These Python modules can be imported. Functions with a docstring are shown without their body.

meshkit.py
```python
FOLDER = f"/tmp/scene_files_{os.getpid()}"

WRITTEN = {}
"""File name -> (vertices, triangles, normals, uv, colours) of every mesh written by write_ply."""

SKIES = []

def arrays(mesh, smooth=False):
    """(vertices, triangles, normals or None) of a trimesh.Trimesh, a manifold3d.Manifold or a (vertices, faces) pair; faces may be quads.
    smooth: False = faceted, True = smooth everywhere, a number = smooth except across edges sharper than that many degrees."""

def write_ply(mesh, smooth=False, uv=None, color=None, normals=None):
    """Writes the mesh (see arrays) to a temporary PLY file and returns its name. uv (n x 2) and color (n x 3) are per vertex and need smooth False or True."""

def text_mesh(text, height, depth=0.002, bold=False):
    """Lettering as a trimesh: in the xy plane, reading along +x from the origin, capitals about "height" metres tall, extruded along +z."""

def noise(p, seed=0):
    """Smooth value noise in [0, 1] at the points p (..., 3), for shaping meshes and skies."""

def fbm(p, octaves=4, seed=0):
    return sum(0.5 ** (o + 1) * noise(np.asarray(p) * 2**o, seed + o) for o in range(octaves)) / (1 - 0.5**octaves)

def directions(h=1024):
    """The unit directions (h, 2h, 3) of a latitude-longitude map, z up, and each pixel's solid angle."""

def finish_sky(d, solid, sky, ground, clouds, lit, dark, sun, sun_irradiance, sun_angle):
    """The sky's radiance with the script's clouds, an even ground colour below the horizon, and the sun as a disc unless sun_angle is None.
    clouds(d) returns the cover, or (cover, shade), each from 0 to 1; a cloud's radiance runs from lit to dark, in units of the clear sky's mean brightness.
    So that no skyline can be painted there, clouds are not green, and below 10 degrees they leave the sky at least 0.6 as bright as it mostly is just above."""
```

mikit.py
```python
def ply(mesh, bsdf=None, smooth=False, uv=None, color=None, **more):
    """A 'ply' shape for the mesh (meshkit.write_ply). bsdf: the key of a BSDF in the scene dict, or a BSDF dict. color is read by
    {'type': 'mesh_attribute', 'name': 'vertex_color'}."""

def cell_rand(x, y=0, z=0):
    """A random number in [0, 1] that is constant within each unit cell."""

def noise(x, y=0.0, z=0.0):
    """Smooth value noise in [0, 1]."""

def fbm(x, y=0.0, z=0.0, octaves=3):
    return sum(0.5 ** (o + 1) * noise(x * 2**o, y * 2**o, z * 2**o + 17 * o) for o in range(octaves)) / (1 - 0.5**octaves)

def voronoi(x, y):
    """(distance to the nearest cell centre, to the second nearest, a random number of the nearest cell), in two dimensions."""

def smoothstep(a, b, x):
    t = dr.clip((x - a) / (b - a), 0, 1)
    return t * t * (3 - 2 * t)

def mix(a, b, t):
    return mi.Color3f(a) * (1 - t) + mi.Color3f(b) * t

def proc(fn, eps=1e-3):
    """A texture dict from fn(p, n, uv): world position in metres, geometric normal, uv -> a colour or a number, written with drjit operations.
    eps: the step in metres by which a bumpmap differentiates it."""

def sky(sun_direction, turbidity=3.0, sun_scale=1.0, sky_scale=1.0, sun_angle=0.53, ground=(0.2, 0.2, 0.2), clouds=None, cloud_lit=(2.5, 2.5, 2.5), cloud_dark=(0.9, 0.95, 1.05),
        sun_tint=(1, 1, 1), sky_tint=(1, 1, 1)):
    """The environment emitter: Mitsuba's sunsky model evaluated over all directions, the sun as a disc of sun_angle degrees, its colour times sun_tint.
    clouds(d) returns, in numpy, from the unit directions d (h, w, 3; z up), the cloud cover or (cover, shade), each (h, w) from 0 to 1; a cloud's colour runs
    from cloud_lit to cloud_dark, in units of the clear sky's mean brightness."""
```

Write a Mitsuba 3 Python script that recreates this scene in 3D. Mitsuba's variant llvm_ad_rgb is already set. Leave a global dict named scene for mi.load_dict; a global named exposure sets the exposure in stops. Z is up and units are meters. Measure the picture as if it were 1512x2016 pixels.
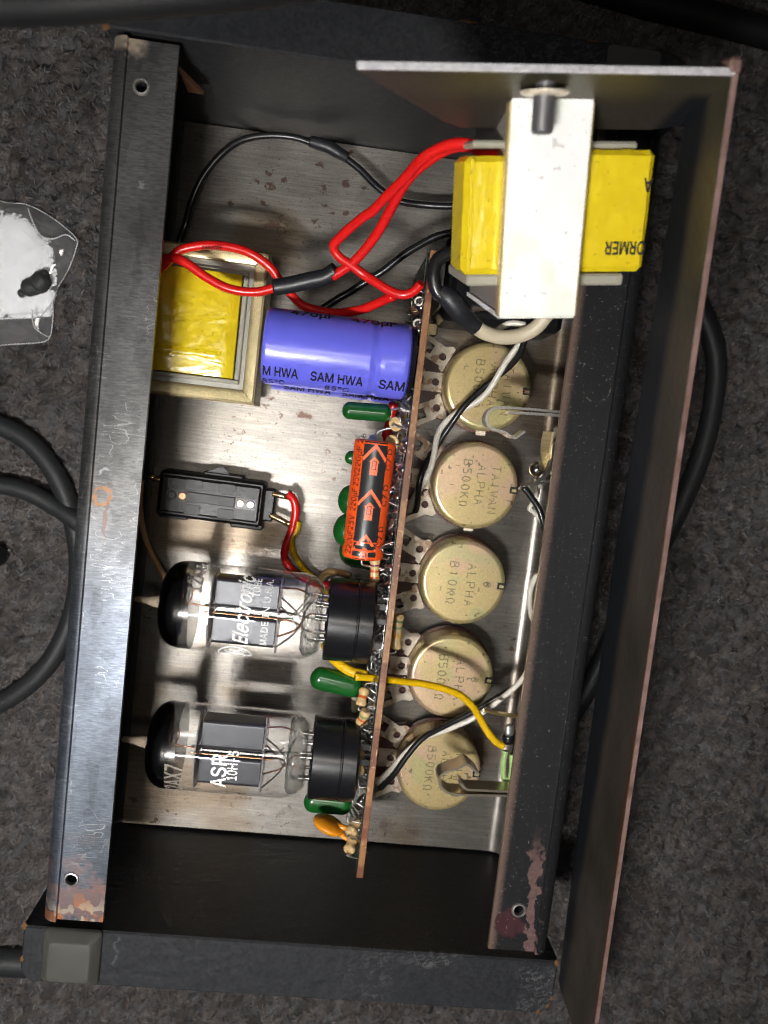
import math, random, numpy as np, trimesh, mitsuba as mi, mikit, meshkit, drjit as dr
import manifold3d as m3
from shapely.geometry import Polygon, Point, box as sbox
from shapely import affinity
from shapely.ops import unary_union
from mikit import noise, fbm, smoothstep, mix, voronoi, cell_rand
T = mi.ScalarTransform4f
MM = 0.001          # everything below is written in millimetres; put() turns it into metres
rng = np.random.default_rng(7)
scene, labels = {}, {}

# ------------------------------------------------------------------ camera, light, exposure
CR = np.array([[0.99122, -0.10772, -0.07698], [0.11493, 0.98871, 0.09650], [0.06571, -0.10450, 0.99235]])
CR = np.linalg.qr(CR)[0] * np.sign(np.diag(np.linalg.qr(CR)[1]))
EYE = np.array([-8.753, 12.485, 240.0])
FPX = 1629.0
look, up = -CR[:, 2], CR[:, 1]
scene['camera'] = {'type': 'thinlens', 'fov_axis': 'x', 'fov': 2 * math.degrees(math.atan(756 / FPX)),
                   'aperture_radius': 0.0008, 'focus_distance': 0.205, 'near_clip': 0.005, 'far_clip': 20.0,
                   'to_world': T().look_at(origin=(EYE * MM).tolist(), target=((EYE + look * 100) * MM).tolist(), up=up.tolist())}
scene['room_light'] = {'type': 'constant', 'radiance': {'type': 'rgb', 'value': [0.009, 0.010, 0.012]}}
exposure = 0.22
LAMPS = [((-62, 34), 4, 334, 24, (13.5, 12.6, 11.4)), ((-100, -36), -100, 322, 20, (265, 261, 252))]   # x span, y, z, width, radiance


def at(px, py, z):
    """The point of the place that lies at height z (mm above the chassis panel) behind a spot of the photograph."""
    d = CR @ np.array([(px - 756) / FPX, -(py - 1008) / FPX, -1.0])
    return EYE + (z - EYE[2]) / d[2] * d


# ------------------------------------------------------------------ entries
def numbered(key):
    if key not in used:
        used.add(key)
        return key
    n = 1
    while f'{key}_{n:03d}' in used:
        n += 1
    used.add(f'{key}_{n:03d}')
    return f'{key}_{n:03d}'


used = set()


def thing(name, label, cat, group=None, kind=None):
    key = numbered(name)
    labels[key] = {'label': label, 'category': cat}
    if group:
        labels[key]['group'] = group
    if kind:
        labels[key]['kind'] = kind
    return key


def cat_(ms):
    return trimesh.util.concatenate(ms) if isinstance(ms, (list, tuple)) else ms


def put(key, mesh, bsdf, smooth=35, color=None, uv=None):
    m = cat_(mesh).copy()
    m.apply_scale(MM)
    scene[key] = mikit.ply(m, bsdf, smooth=smooth if (color is None and uv is None) else (smooth is not False), color=color, uv=uv)
    return key


def part(parent, name, mesh, bsdf, smooth=35, label=None, kind=None, **kw):
    key = numbered(parent + '__' + name)
    put(key, mesh, bsdf, smooth, **kw)
    if label or kind:
        labels[key] = {k: v for k, v in (('label', label), ('kind', kind)) if v}
    return key


# ------------------------------------------------------------------ shapes (mm)
def rotm(ax, deg):
    return trimesh.transformations.rotation_matrix(math.radians(deg), ax)[:3, :3]


def chbox(sx, sy, sz, ch=0.3, c=(0, 0, 0), R=None):
    x, y, z = sx / 2, sy / 2, sz / 2
    ch = min(ch, x * .9, y * .9, z * .9)
    p = []
    for a in (-1, 1):
        for b in (-1, 1):
            for d in (-1, 1):
                p += [(a * x, b * (y - ch), d * (z - ch)), (a * (x - ch), b * y, d * (z - ch)), (a * (x - ch), b * (y - ch), d * z)]
    m = trimesh.convex.convex_hull(np.array(p))
    v = np.array(m.vertices)
    if R is not None:
        v = v @ np.asarray(R).T
    return trimesh.Trimesh(v + np.asarray(c), m.faces, process=False)


def bx(x0, x1, y0, y1, z0, z1, ch=0.3):
    return chbox(x1 - x0, y1 - y0, z1 - z0, ch, ((x0 + x1) / 2, (y0 + y1) / 2, (z0 + z1) / 2))


def spline(pts, per=8):
    p = np.array(pts, float)
    p = np.vstack([2 * p[0] - p[1], p, 2 * p[-1] - p[-2]])
    out = []
    for i in range(1, len(p) - 2):
        for t in np.linspace(0, 1, per, endpoint=False):
            a, b, c, d = p[i - 1], p[i], p[i + 1], p[i + 2]
            out.append(0.5 * (2 * b + (c - a) * t + (2 * a - 5 * b + 4 * c - d) * t * t + (3 * b - a - 3 * c + d) * t ** 3))
    out.append(p[-2])
    return np.array(out)


def tube(pts, r, seg=10, smooth_path=True, per=8, caps=True):
    p = spline(pts, per) if smooth_path and len(pts) > 2 else np.array(pts, float)
    n = len(p)
    r = np.full(n, r, float) if np.isscalar(r) else np.interp(np.linspace(0, 1, n), np.linspace(0, 1, len(r)), r)
    tan = np.gradient(p, axis=0)
    tan /= np.linalg.norm(tan, axis=1, keepdims=True) + 1e-12
    ref = np.array([0, 0, 1.0]) if abs(tan[0][2]) < .9 else np.array([1.0, 0, 0])
    u = np.cross(tan[0], ref)
    u /= np.linalg.norm(u)
    rings = []
    ang = np.arange(seg) * 2 * np.pi / seg
    for i in range(n):
        u = u - tan[i] * (u @ tan[i])
        u /= np.linalg.norm(u) + 1e-12
        w = np.cross(tan[i], u)
        rings.append(p[i] + r[i] * (np.cos(ang)[:, None] * u + np.sin(ang)[:, None] * w))
    v = np.vstack(rings)
    f = []
    k = np.arange(seg)
    for i in range(n - 1):
        a, b = i * seg + k, i * seg + (k + 1) % seg
        f.append(np.stack([a, b, b + seg], 1))
        f.append(np.stack([a, b + seg, a + seg], 1))
    f = np.vstack(f)
    if caps:
        v = np.vstack([v, p[0], p[-1]])
        c0, c1 = n * seg, n * seg + 1
        f = np.vstack([f, np.stack([np.full(seg, c0), (k + 1) % seg, k], 1), np.stack([np.full(seg, c1), (n - 1) * seg + k, (n - 1) * seg + (k + 1) % seg], 1)])
    return trimesh.Trimesh(v, f, process=False)


def frame_from(axis):
    z = np.asarray(axis, float) / np.linalg.norm(axis)
    x = np.cross([0, 0, 1.0], z) if abs(z[2]) < .95 else np.array([1.0, 0, 0])
    x -= z * (x @ z)
    x /= np.linalg.norm(x)
    return np.stack([x, np.cross(z, x), z], 1)


def lathe(profile, seg=48, o=(0, 0, 0), axis=(0, 0, 1)):
    """profile: (radius, along) from one end to the other; turned about the axis."""
    pr = np.array(profile, float)
    n = len(pr)
    a = np.arange(seg) * 2 * np.pi / seg
    v = np.concatenate([np.stack([r * np.cos(a), r * np.sin(a), np.full(seg, h)], 1) for r, h in pr])
    f = []
    k = np.arange(seg)
    for i in range(n - 1):
        p, q = i * seg + k, i * seg + (k + 1) % seg
        if pr[i][0] > 1e-9:
            f.append(np.stack([p, q, q + seg], 1))
        if pr[i + 1][0] > 1e-9:
            f.append(np.stack([p, q + seg, p + seg], 1))
    v = v @ frame_from(axis).T + np.asarray(o)
    m = trimesh.Trimesh(v, np.vstack(f), process=False)
    m.merge_vertices(digits_vertex=6)
    return m


def ext(poly, h, z0=0.0):
    gs = getattr(poly, 'geoms', [poly])
    m = trimesh.util.concatenate([trimesh.creation.extrude_polygon(g, h, engine='earcut') for g in gs])
    m.apply_translation([0, 0, z0])
    return m


def mapped(m, fn):
    m = m.copy()
    m.vertices = fn(np.array(m.vertices))
    return m


def placed(m, R=np.eye(3), o=(0, 0, 0)):
    return mapped(m, lambda v: v @ np.asarray(R).T + np.asarray(o))


def ball(r, c, sub=2, s=(1, 1, 1)):
    m = trimesh.creation.icosphere(subdivisions=sub, radius=r)
    m.vertices = np.array(m.vertices) * np.asarray(s) + np.asarray(c)
    return m


def pill(p0, p1, r, flat=1.0, seg=24, blunt=.8):
    """A dipped lump between two points, rounded at both ends."""
    p0, p1 = np.array(p0, float), np.array(p1, float)
    L = np.linalg.norm(p1 - p0)
    e = min(r * blunt, L / 2)
    t = np.linspace(0, math.pi / 2, 8)
    prof = [(r * math.sin(x), e * (1 - math.cos(x))) for x in t] + [(r * math.sin(x), L - e * (1 - math.cos(x))) for x in t[::-1]]
    m = lathe(prof, seg)
    m.vertices = np.array(m.vertices) * [1, flat, 1]
    return placed(m, frame_from(p1 - p0), p0)


def text(s, h, depth=.06, bold=False):
    return meshkit.text_mesh(s, h, depth, bold)


def wrap(s, h, R, o, axis, start_ang, along, around=False, bold=False, lift=.03, shear=0.0, flip=1, width=None):
    """Lettering on a cylinder about the line o + t*axis (axis in the xy plane). around: the line of text runs round the cylinder
    (up is -axis), else along the axis. start_ang: degrees from straight up."""
    m = text(s, h, .05, bold)
    m = m.subdivide_to_size(max(.5, h / 4), max_iter=6)
    v = np.array(m.vertices)
    if width:
        v[:, 0] *= width / v[:, 0].max()
    v[:, 0] += shear * v[:, 1]
    a = np.asarray(axis, float) / np.linalg.norm(axis)
    side = np.cross([0, 0, 1.0], a)
    if around:
        ang = math.radians(start_ang) + v[:, 0] / R * flip
        t = along - v[:, 1]
    else:
        ang = math.radians(start_ang) + v[:, 1] / R
        t = along + v[:, 0]
    rr = R + lift + v[:, 2] - .025 + (.04 if not around else 0)
    P = np.asarray(o) + t[:, None] * a + (rr * np.sin(ang))[:, None] * side + (rr * np.cos(ang))[:, None] * np.array([0, 0, 1.0])
    f = np.array(m.faces)
    if around:
        f = f[:, ::-1] if flip < 0 else f
    return trimesh.Trimesh(P, f, process=False)


STROKES = {'A': [[(0, 0), (.5, 1), (1, 0)], [(.2, .4), (.8, .4)]], 'B': [[(0, 0), (0, 1), (.7, 1), (.9, .85), (.9, .65), (.7, .53), (0, .53)], [(.7, .53), (1, .4), (1, .15), (.75, 0), (0, 0)]],
           'H': [[(0, 0), (0, 1)], [(1, 0), (1, 1)], [(0, .5), (1, .5)]], 'I': [[(.5, 0), (.5, 1)]], 'K': [[(0, 0), (0, 1)], [(.9, 1), (0, .4)], [(.3, .6), (1, 0)]],
           'L': [[(0, 1), (0, 0), (.9, 0)]], 'N': [[(0, 0), (0, 1), (1, 0), (1, 1)]], 'P': [[(0, 0), (0, 1), (.8, 1), (1, .85), (1, .6), (.8, .45), (0, .45)]],
           'T': [[(0, 1), (1, 1)], [(.5, 1), (.5, 0)]], 'W': [[(0, 1), (.25, 0), (.5, .9), (.75, 0), (1, 1)]],
           'O': [[(.5 + .5 * math.cos(a), .5 + .5 * math.sin(a)) for a in np.linspace(0, 2 * math.pi, 15)]],
           '0': [[(.5 + .45 * math.cos(a), .5 + .5 * math.sin(a)) for a in np.linspace(0, 2 * math.pi, 15)]],
           '1': [[(.2, .8), (.5, 1), (.5, 0)]], '5': [[(.9, 1), (.15, 1), (.05, .55), (.6, .62), (.95, .4), (.9, .12), (.5, 0), (.05, .1)]],
           '7': [[(0, 1), (1, 1), (.4, 0)]], 'Ω': [[(0, 0), (.3, 0), (.3, .12), (.05, .45), (.1, .8), (.5, 1), (.9, .8), (.95, .45), (.7, .12), (.7, 0), (1, 0)]],
           '@': [[(.5 + .62 * math.cos(a), .5 + .62 * math.sin(a)) for a in np.linspace(0, 2 * math.pi, 21)],
                 [(.5 + (.1 + .24 * k / 20) * math.cos(a), .5 + (.1 + .24 * k / 20) * math.sin(a)) for k, a in enumerate(np.linspace(0, 3.2 * math.pi, 21))]]}


def stamped(s, h, o, ux, uy, pitch, r=.13, w=.62):
    """Stroke lettering pressed into a plate: thin lines standing 0.02 mm proud in the plane of ux, uy at o."""
    ms = []
    ux, uy = np.array(ux, float), np.array(uy, float)
    for i, c in enumerate(s):
        for st in STROKES[c]:
            p = [np.asarray(o) + ux * (i * pitch + x * h * w) + uy * y * h for x, y in st]
            ms.append(tube(p, r, 6, False))
    return cat_(ms)


# ------------------------------------------------------------------ materials
def rgb(*c):
    return {'type': 'rgb', 'value': [float(x) for x in c]}


def lin(r, g, b):
    return [((x / 255 + .055) / 1.055) ** 2.4 if x > 10 else x / 255 / 12.92 for x in (r, g, b)]


def plastic(name, c, rough=.35, spec=.5, coat=0.0, metal=0.0, **kw):
    d = {'type': 'principled', 'base_color': c if isinstance(c, dict) else rgb(*c), 'roughness': rough, 'specular': spec, 'metallic': metal, **kw}
    if coat:
        d |= {'clearcoat': coat, 'clearcoat_gloss': .95}
    scene[name] = {'type': 'twosided', 'bsdf': d}
    return name


def bumped(name, d, fn, scale, eps=1e-4):
    scene[name] = {'type': 'twosided', 'bsdf': {'type': 'bumpmap', 'arbitrary': mikit.proc(fn, eps), 'scale': scale, 'bsdf': d}}
    return name


SPOTS = [(-32.8, 79.8, .9), (-36.1, 77.3, .7), (-32.2, 76.2, 1.2), (-33.4, 71.5, .9), (-28.5, 78.6, .5), (-19.1, 83.7, .9), (-17, 77.5, 1.1), (-11.5, 79.9, 1.3), (-6, 79.4, .8), (-10.6, 71.7, .9), (-18.9, 68.6, .5), (-42.4, 70.3, .6), (-11.2, 87.9, 1.1)]


def floor_col(p, n, uv):
    x, y = p.x * 1000, p.y * 1000
    line = fbm(x * .35, y * 9.0, 1.3, 3)
    fine = noise(x * .9, y * 26.0, 4.0)
    streak = smoothstep(.35, .75, noise(x * .12, y * 3.4, 14.0)) * noise(x * .3, y * 14.0, 24.0)
    c = mix((.118, .108, .097), (.355, .33, .30), .45 * line + .35 * fine + .35 * streak)
    c = c * (.60 + .72 * fbm(x * .06, y * .09, 7.0, 4))
    c = mix(c, c * mi.Color3f(.8, .68, .55), smoothstep(.5, .7, fbm(x * .035 + 8, y * .05, 11.0, 3)))
    grit = smoothstep(.87, .93, noise(x * 2.6, y * 3.2, 31.0))
    c = c * (1 - .45 * grit)
    # rust freckles and a few blots that belong to the plate
    wx, wy = 1.6 * (fbm(x * 1.3, y * 1.3, 51.0, 3) - .5), 1.2 * (fbm(x * 1.3, y * 1.5, 61.0, 3) - .5)
    s = noise(x * .7 + wx, y * 1.0 + wy, 21.0)
    m = smoothstep(.84, .93, s) * smoothstep(.42, .72, fbm(x * .06 + 3, y * .06, 5.0, 2))
    d1 = dr.sqrt(dr.square((x + 16.2) * .55 + .25 * (y - 14.1)) + dr.square(y - 14.3)) + 1.6 * (fbm(x * 1.3, y * 1.3, 2.0, 3) - .5)
    d2 = dr.sqrt(dr.square(x + 36) + dr.square(y + 92)) + 1.5 * (fbm(x * 1.6, y * 1.6, 9.0, 3) - .5)
    d3 = dr.sqrt(dr.square(x + 30) * .4 + dr.square(y - 66)) + 5.0 * (fbm(x * .9, y * .9, 12.0, 3) - .5)
    d4 = dr.sqrt(dr.square(x - 21) + dr.square(y + 106)) + 2.5 * (fbm(x * .9, y * .9, 14.0, 3) - .5)
    m = dr.maximum(m, 1 - smoothstep(.7, 1.3, d1))
    m = dr.maximum(m, .9 * (1 - smoothstep(.3, .9, d2)))
    m = dr.maximum(m, .8 * (1 - smoothstep(1.0, 2.0, d3)))
    m = dr.maximum(m, .45 * (1 - smoothstep(1.0, 2.4, d4)))
    for k, (qx, qy, qr) in enumerate(SPOTS):
        d = dr.sqrt(dr.square(x - qx) * .6 + dr.square(y - qy)) + 2.2 * (fbm(x * 1.1 + k, y * 1.3, 3.0 + k, 3) - .5)
        m = dr.maximum(m, .95 * (1 - smoothstep(qr * .4, qr, d)))
    return mix(c, (.075, .034, .022), .85 * m)


plastic('m_floor', mikit.proc(floor_col), .36, .5, metal=.8, anisotropic=.5)


def rail_col(p, n, uv):
    x, y = p.x * 1000, p.y * 1000
    line = fbm(x * .8, y * 5.0, 3.0, 3)
    c = mix((.062, .063, .066), (.168, .164, .160), line)
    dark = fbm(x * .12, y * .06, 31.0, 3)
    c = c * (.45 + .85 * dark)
    c = mix(c, c * mi.Color3f(.80, .92, 1.12), smoothstep(-5, -45, y))  # bluish reflection of the room painted into the rail's lower half
    scr = smoothstep(.035, .0, dr.abs(noise(x * .35 + .4 * noise(y * .3), y * 1.4, 71.0) - .5)) * smoothstep(.55, .7, fbm(x * .2, y * .1, 77.0, 2))
    c = mix(c, (.34, .34, .34), .55 * scr)
    stain = smoothstep(.6, .66, fbm(x * .35, y * .22, 83.0, 3))
    c = c * (1 - .18 * stain)
    # worn ends: primer and rust
    e = smoothstep(-87, -105, y + 9 * (fbm(x * .5, y * .5, 8.0, 3) - .5))
    pr = smoothstep(.46, .54, fbm(x * .28, y * .28, 17.0, 3)) * e
    c = mix(c, (.20, .125, .115), .7 * pr)
    c = mix(c, (.36, .14, .06), .8 * smoothstep(.52, .6, fbm(x * .45, y * .45, 23.0, 2)) * smoothstep(-100, -109, y))
    c = mix(c, (.42, .37, .29), .7 * smoothstep(.62, .72, fbm(x * .7, y * .7, 29.0, 2)) * smoothstep(-103, -109, y))
    t = smoothstep(85, 88, y + 3 * (noise(x, y, 3.0) - .5)) * smoothstep(-55, -58, x)
    c = mix(c, (.62, .50, .38), t)
    rust = dr.abs(dr.sqrt(dr.square(x + 57.6) * 1.3 + dr.square(y + 9.2)) - 2.0) + .9 * (noise(x * 1.5, y * 1.5, 6.0) - .5)
    c = mix(c, (.20, .10, .045), .9 * (1 - smoothstep(.25, .6, rust)))
    run = dr.abs(x + 56.4 + .9 * (noise(y * .7, 2.0) - .5)) + .1 * dr.abs(y + 14.5)
    return mix(c, (.11, .07, .06), .8 * (1 - smoothstep(.4, .7, run)))


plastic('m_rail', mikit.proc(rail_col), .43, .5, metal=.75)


def paint_col(p, n, uv):
    x, y = p.x * 1000, p.y * 1000
    g = noise(x * 6, y * 6, p.z * 6000)
    c = mix((.007, .0073, .0085), (.017, .0175, .019), g)
    edge = smoothstep(46.3, 44.2, x + .5 * (noise(x * 3, y * 3, 2.0) - .5)) * smoothstep(.038, .049, p.z)
    c = mix(c, (.20, .13, .10), .55 * edge)
    d = dr.abs(x - 53.2 + .055 * (y + 96)) + 4.2 * (fbm(x * .75, y * .55, 5.0, 4) - .5)
    ends = smoothstep(-78, -90, y + 5 * (noise(x, y * .8, 3.0) - .5)) * (1 - smoothstep(1.2, 1.6, d))
    c = mix(c, mix((.07, .042, .040), (.15, .092, .085), fbm(x * 1.8, y * 1.8, 4.0, 3)), ends)
    d2 = dr.sqrt(dr.square(x - 47.8) + dr.square(y + 103.8)) + 3 * (fbm(x * .5, y * .5, 15.0, 2) - .5)
    c = mix(c, (.042, .016, .019), 1 - smoothstep(3.2, 4.2, d2))
    sc = dr.abs(dr.sqrt(dr.square((x - 51.5) * 1.0) + dr.square(y - 28.0)) - 3.2) + smoothstep(30, 27.5, y) * 0 + smoothstep(28.5, 29.5, y) * 2
    c = mix(c, (.26, .21, .15), .7 * (1 - smoothstep(.08, .2, sc + .25 * noise(x * 2, y * 2, 1.0))))
    dust = smoothstep(.93, .97, noise(x * 3.1, y * 3.1, 40.0))
    return mix(c, (.35, .34, .33), .5 * dust)


bumped('m_paint', {'type': 'principled', 'base_color': mikit.proc(paint_col), 'roughness': .4, 'specular': .22}, lambda p, n, uv: noise(p.x * 4500, p.y * 4500, p.z * 4500), 6e-5)


def cheek_col(p, n, uv):
    x, y, z = p.x * 1000, p.y * 1000, p.z * 1000
    g = fbm(x * 1.5, y * 1.5, z * 1.5, 3)
    c = mix((.011, .0115, .013), (.026, .027, .030), g)
    q = fbm(x * .8, y * .8, 2.0, 3)
    dust = smoothstep(.09, .0, dr.abs(fbm(x * .8 + 2.5 * q, y * 1.2 + 2.5 * q, 6.0, 4) - .5)) * smoothstep(.46, .66, fbm(x * .07 + 4, y * .1, 9.0, 2)) * q * smoothstep(49.5, 50.9, z)
    c = mix(c, (.17, .17, .175), .55 * dust * smoothstep(0, 30, x))
    glue = dr.abs(x + 45.6 + 2.6 * (fbm(y * .7, 2.0, 3.0, 3) - .5)) + .5 * dr.maximum(dr.abs(y + 117.2) - 3.4, 0) + .3 * noise(x * 3, y * 3, 1.0)
    c = mix(c, (.26, .27, .29), .12 * (1 - smoothstep(.1, .9, glue + .8 * fbm(x * 2, y * 2, 8.0, 2) - .3)) * smoothstep(-47.5, -46, x) * smoothstep(49.5, 50.9, z))
    spec = smoothstep(.95, .98, noise(x * 2.6, y * 2.6, z * 2.6))
    return mix(c, (.3, .29, .28), .6 * spec)


bumped('m_cheek', {'type': 'principled', 'base_color': mikit.proc(cheek_col), 'roughness': .5, 'specular': .18}, lambda p, n, uv: fbm(p.x * 700, p.y * 700, p.z * 700, 3), 2.2e-4)


def board_edge(p, n, uv):
    x, y = p.x * 1000, p.y * 1000
    c = mix((.20, .085, .034), (.31, .155, .07), fbm(x * 2.5, y * .9, 2.0, 3))
    c = mix(c, (.13, .042, .022), .8 * smoothstep(.5, .62, fbm(y * .13, 4.0, 1.0, 2)))
    c = mix(c, (.45, .29, .16), .7 * smoothstep(.86, .92, noise(x * 1.3, y * 1.3, 8.0)))
    return mix(c, (.012, .02, .02), smoothstep(10.35, 10.15, x))     # the soldered face is dark


plastic('m_board', mikit.proc(board_edge), .35, .5)


def brass_col(p, n, uv):
    x, y = p.x * 1000, p.y * 1000
    f = noise(x * 5, y * 5, 3.0)
    c = mix((.56, .45, .22), (.80, .68, .40), f)
    return c * (.75 + .5 * fbm(x * .25, y * .25, 2.0, 2))


plastic('m_brass', mikit.proc(brass_col), .36, .6, metal=.7)


def zinc_col(p, n, uv):
    x, y = p.x * 1000, p.y * 1000
    c = mix((.90, .90, .88), (.95, .95, .94), fbm(x * .3, y * .3, 2.0, 2))
    c = mix(c, (.45, .44, .40), .5 * smoothstep(.9, .95, noise(x * 1.1, y * 1.1, 41.0)))
    return mix(c, (.72, .80, .55), .35 * smoothstep(.6, .75, fbm(x * .12, y * .12, 13.0, 2)))


plastic('m_zinc', mikit.proc(zinc_col), .3, .9, metal=.12)


def pot_col(p, n, uv):
    x, y = p.x * 1000, p.y * 1000
    f = fbm(x * .11, y * .11, 5.0, 2)
    c = mix((.74, .58, .28), (.78, .56, .36), smoothstep(.35, .65, f))
    c = mix(c, (.60, .58, .28), .6 * smoothstep(.52, .7, fbm(x * .13 + 9, y * .13, 15.0, 2)))
    c = c * (.86 + .22 * noise(x * 4, y * 4, 1.0))
    sp = smoothstep(.90, .95, noise(x * 1.1, y * 1.1, 33.0))
    return mix(c, (.12, .08, .05), .7 * sp)


plastic('m_pot', mikit.proc(pot_col), .31, .7, metal=.68)


def tape_col(p, n, uv):
    x, y = p.x * 1000, p.y * 1000
    c = mix((.62, .45, .008), (.70, .54, .014), fbm(x * .25, y * .25, 2.0, 3))
    c = mix(c, (.60, .36, .012), .7 * smoothstep(-45, -58, x))
    return mix(c, (.35, .24, .03), .5 * smoothstep(.9, .96, noise(x * 1.5, y * 1.5, 4.0)))


bumped('m_tape', {'type': 'principled', 'base_color': mikit.proc(tape_col), 'roughness': .26, 'specular': .5, 'clearcoat': .5, 'clearcoat_gloss': .95}, lambda p, n, uv: fbm(p.x * 160 + 3 * noise(p.y * 300), p.y * 210, p.z * 200, 3), 3.6e-4)


def lid_col(p, n, uv):
    x, y, z = p.x * 1000, p.y * 1000, p.z * 1000
    w = .0574 * (x - 51) - .2702 * (y - 77.3) + .9611 * (z - 100)
    u = .9907 * (x - 51) + .1344 * (y - 77.3) - .0214 * (z - 100)
    v = -.1234 * (x - 51) + .9534 * (y - 77.3) + .2754 * (z - 100)
    c = mix((.06, .055, .045), (.145, .118, .096), fbm(v * .06, w * .12, 3.0, 3))
    c = mix(c, (.16, .075, .035), .7 * smoothstep(-2.2, -1.2, w) * smoothstep(-20, -150, v) * noise(v * .05, 5.0, 1.0))
    c = mix(c, (.13, .12, .07), .5 * smoothstep(-75, -10, v) * smoothstep(-12, -4, w))
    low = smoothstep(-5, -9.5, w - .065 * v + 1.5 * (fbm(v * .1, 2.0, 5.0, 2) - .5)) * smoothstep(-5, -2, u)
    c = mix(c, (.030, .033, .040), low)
    return c * .78 * (.85 + .3 * noise(x * 3, y * .8, z * 3))


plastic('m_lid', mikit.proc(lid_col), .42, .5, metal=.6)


def steel_col(p, n, uv):
    return mix((.55, .52, .49), (.75, .73, .70), noise(p.x * 4000, p.y * 4000, p.z * 4000))


plastic('m_steel', mikit.proc(steel_col), .3, .5, metal=.9)
plastic('m_bolt', (.16, .155, .16), .45, .5, metal=.6)


def tin_col(p, n, uv):
    x, y = p.x * 1000, p.y * 1000
    c = mix((.58, .48, .36), (.84, .76, .64), fbm(x * .6, y * .6, 2.0, 2))
    return mix(c, (.34, .17, .08), .8 * smoothstep(.58, .74, fbm(x * .5, y * .5, 12.0, 3)))


plastic('m_blackmetal', (.014, .0135, .012), .5, .35)
plastic('m_solder', (.72, .71, .70), .14, .5, metal=1.0)
plastic('m_leadwire', (.70, .68, .64), .22, .5, metal=1.0)
plastic('m_gold', (.72, .55, .24), .25, .5, metal=1.0)
plastic('m_copper', (.62, .30, .17), .3, .5, metal=.9)
plastic('m_lidedge', mikit.proc(lambda p, n, uv: mix((.10, .052, .04), (.24, .155, .14), fbm(p.y * 300, p.x * 200, 3.0, 3))), .6, .3)
plastic('m_brightedge', mikit.proc(lambda p, n, uv: mix((.40, .38, .40), (.85, .83, .86), fbm(p.x * 1400, p.y * 1400, 3.0, 3))), .35, .7, metal=.2)
plastic('m_tinned', mikit.proc(tin_col), .36, .6, metal=.3)
plastic('m_phenolic', (.10, .045, .038), .25, .5, coat=.3)
plastic('m_red', lin(205, 25, 22), .3, .5, coat=.3)
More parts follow.
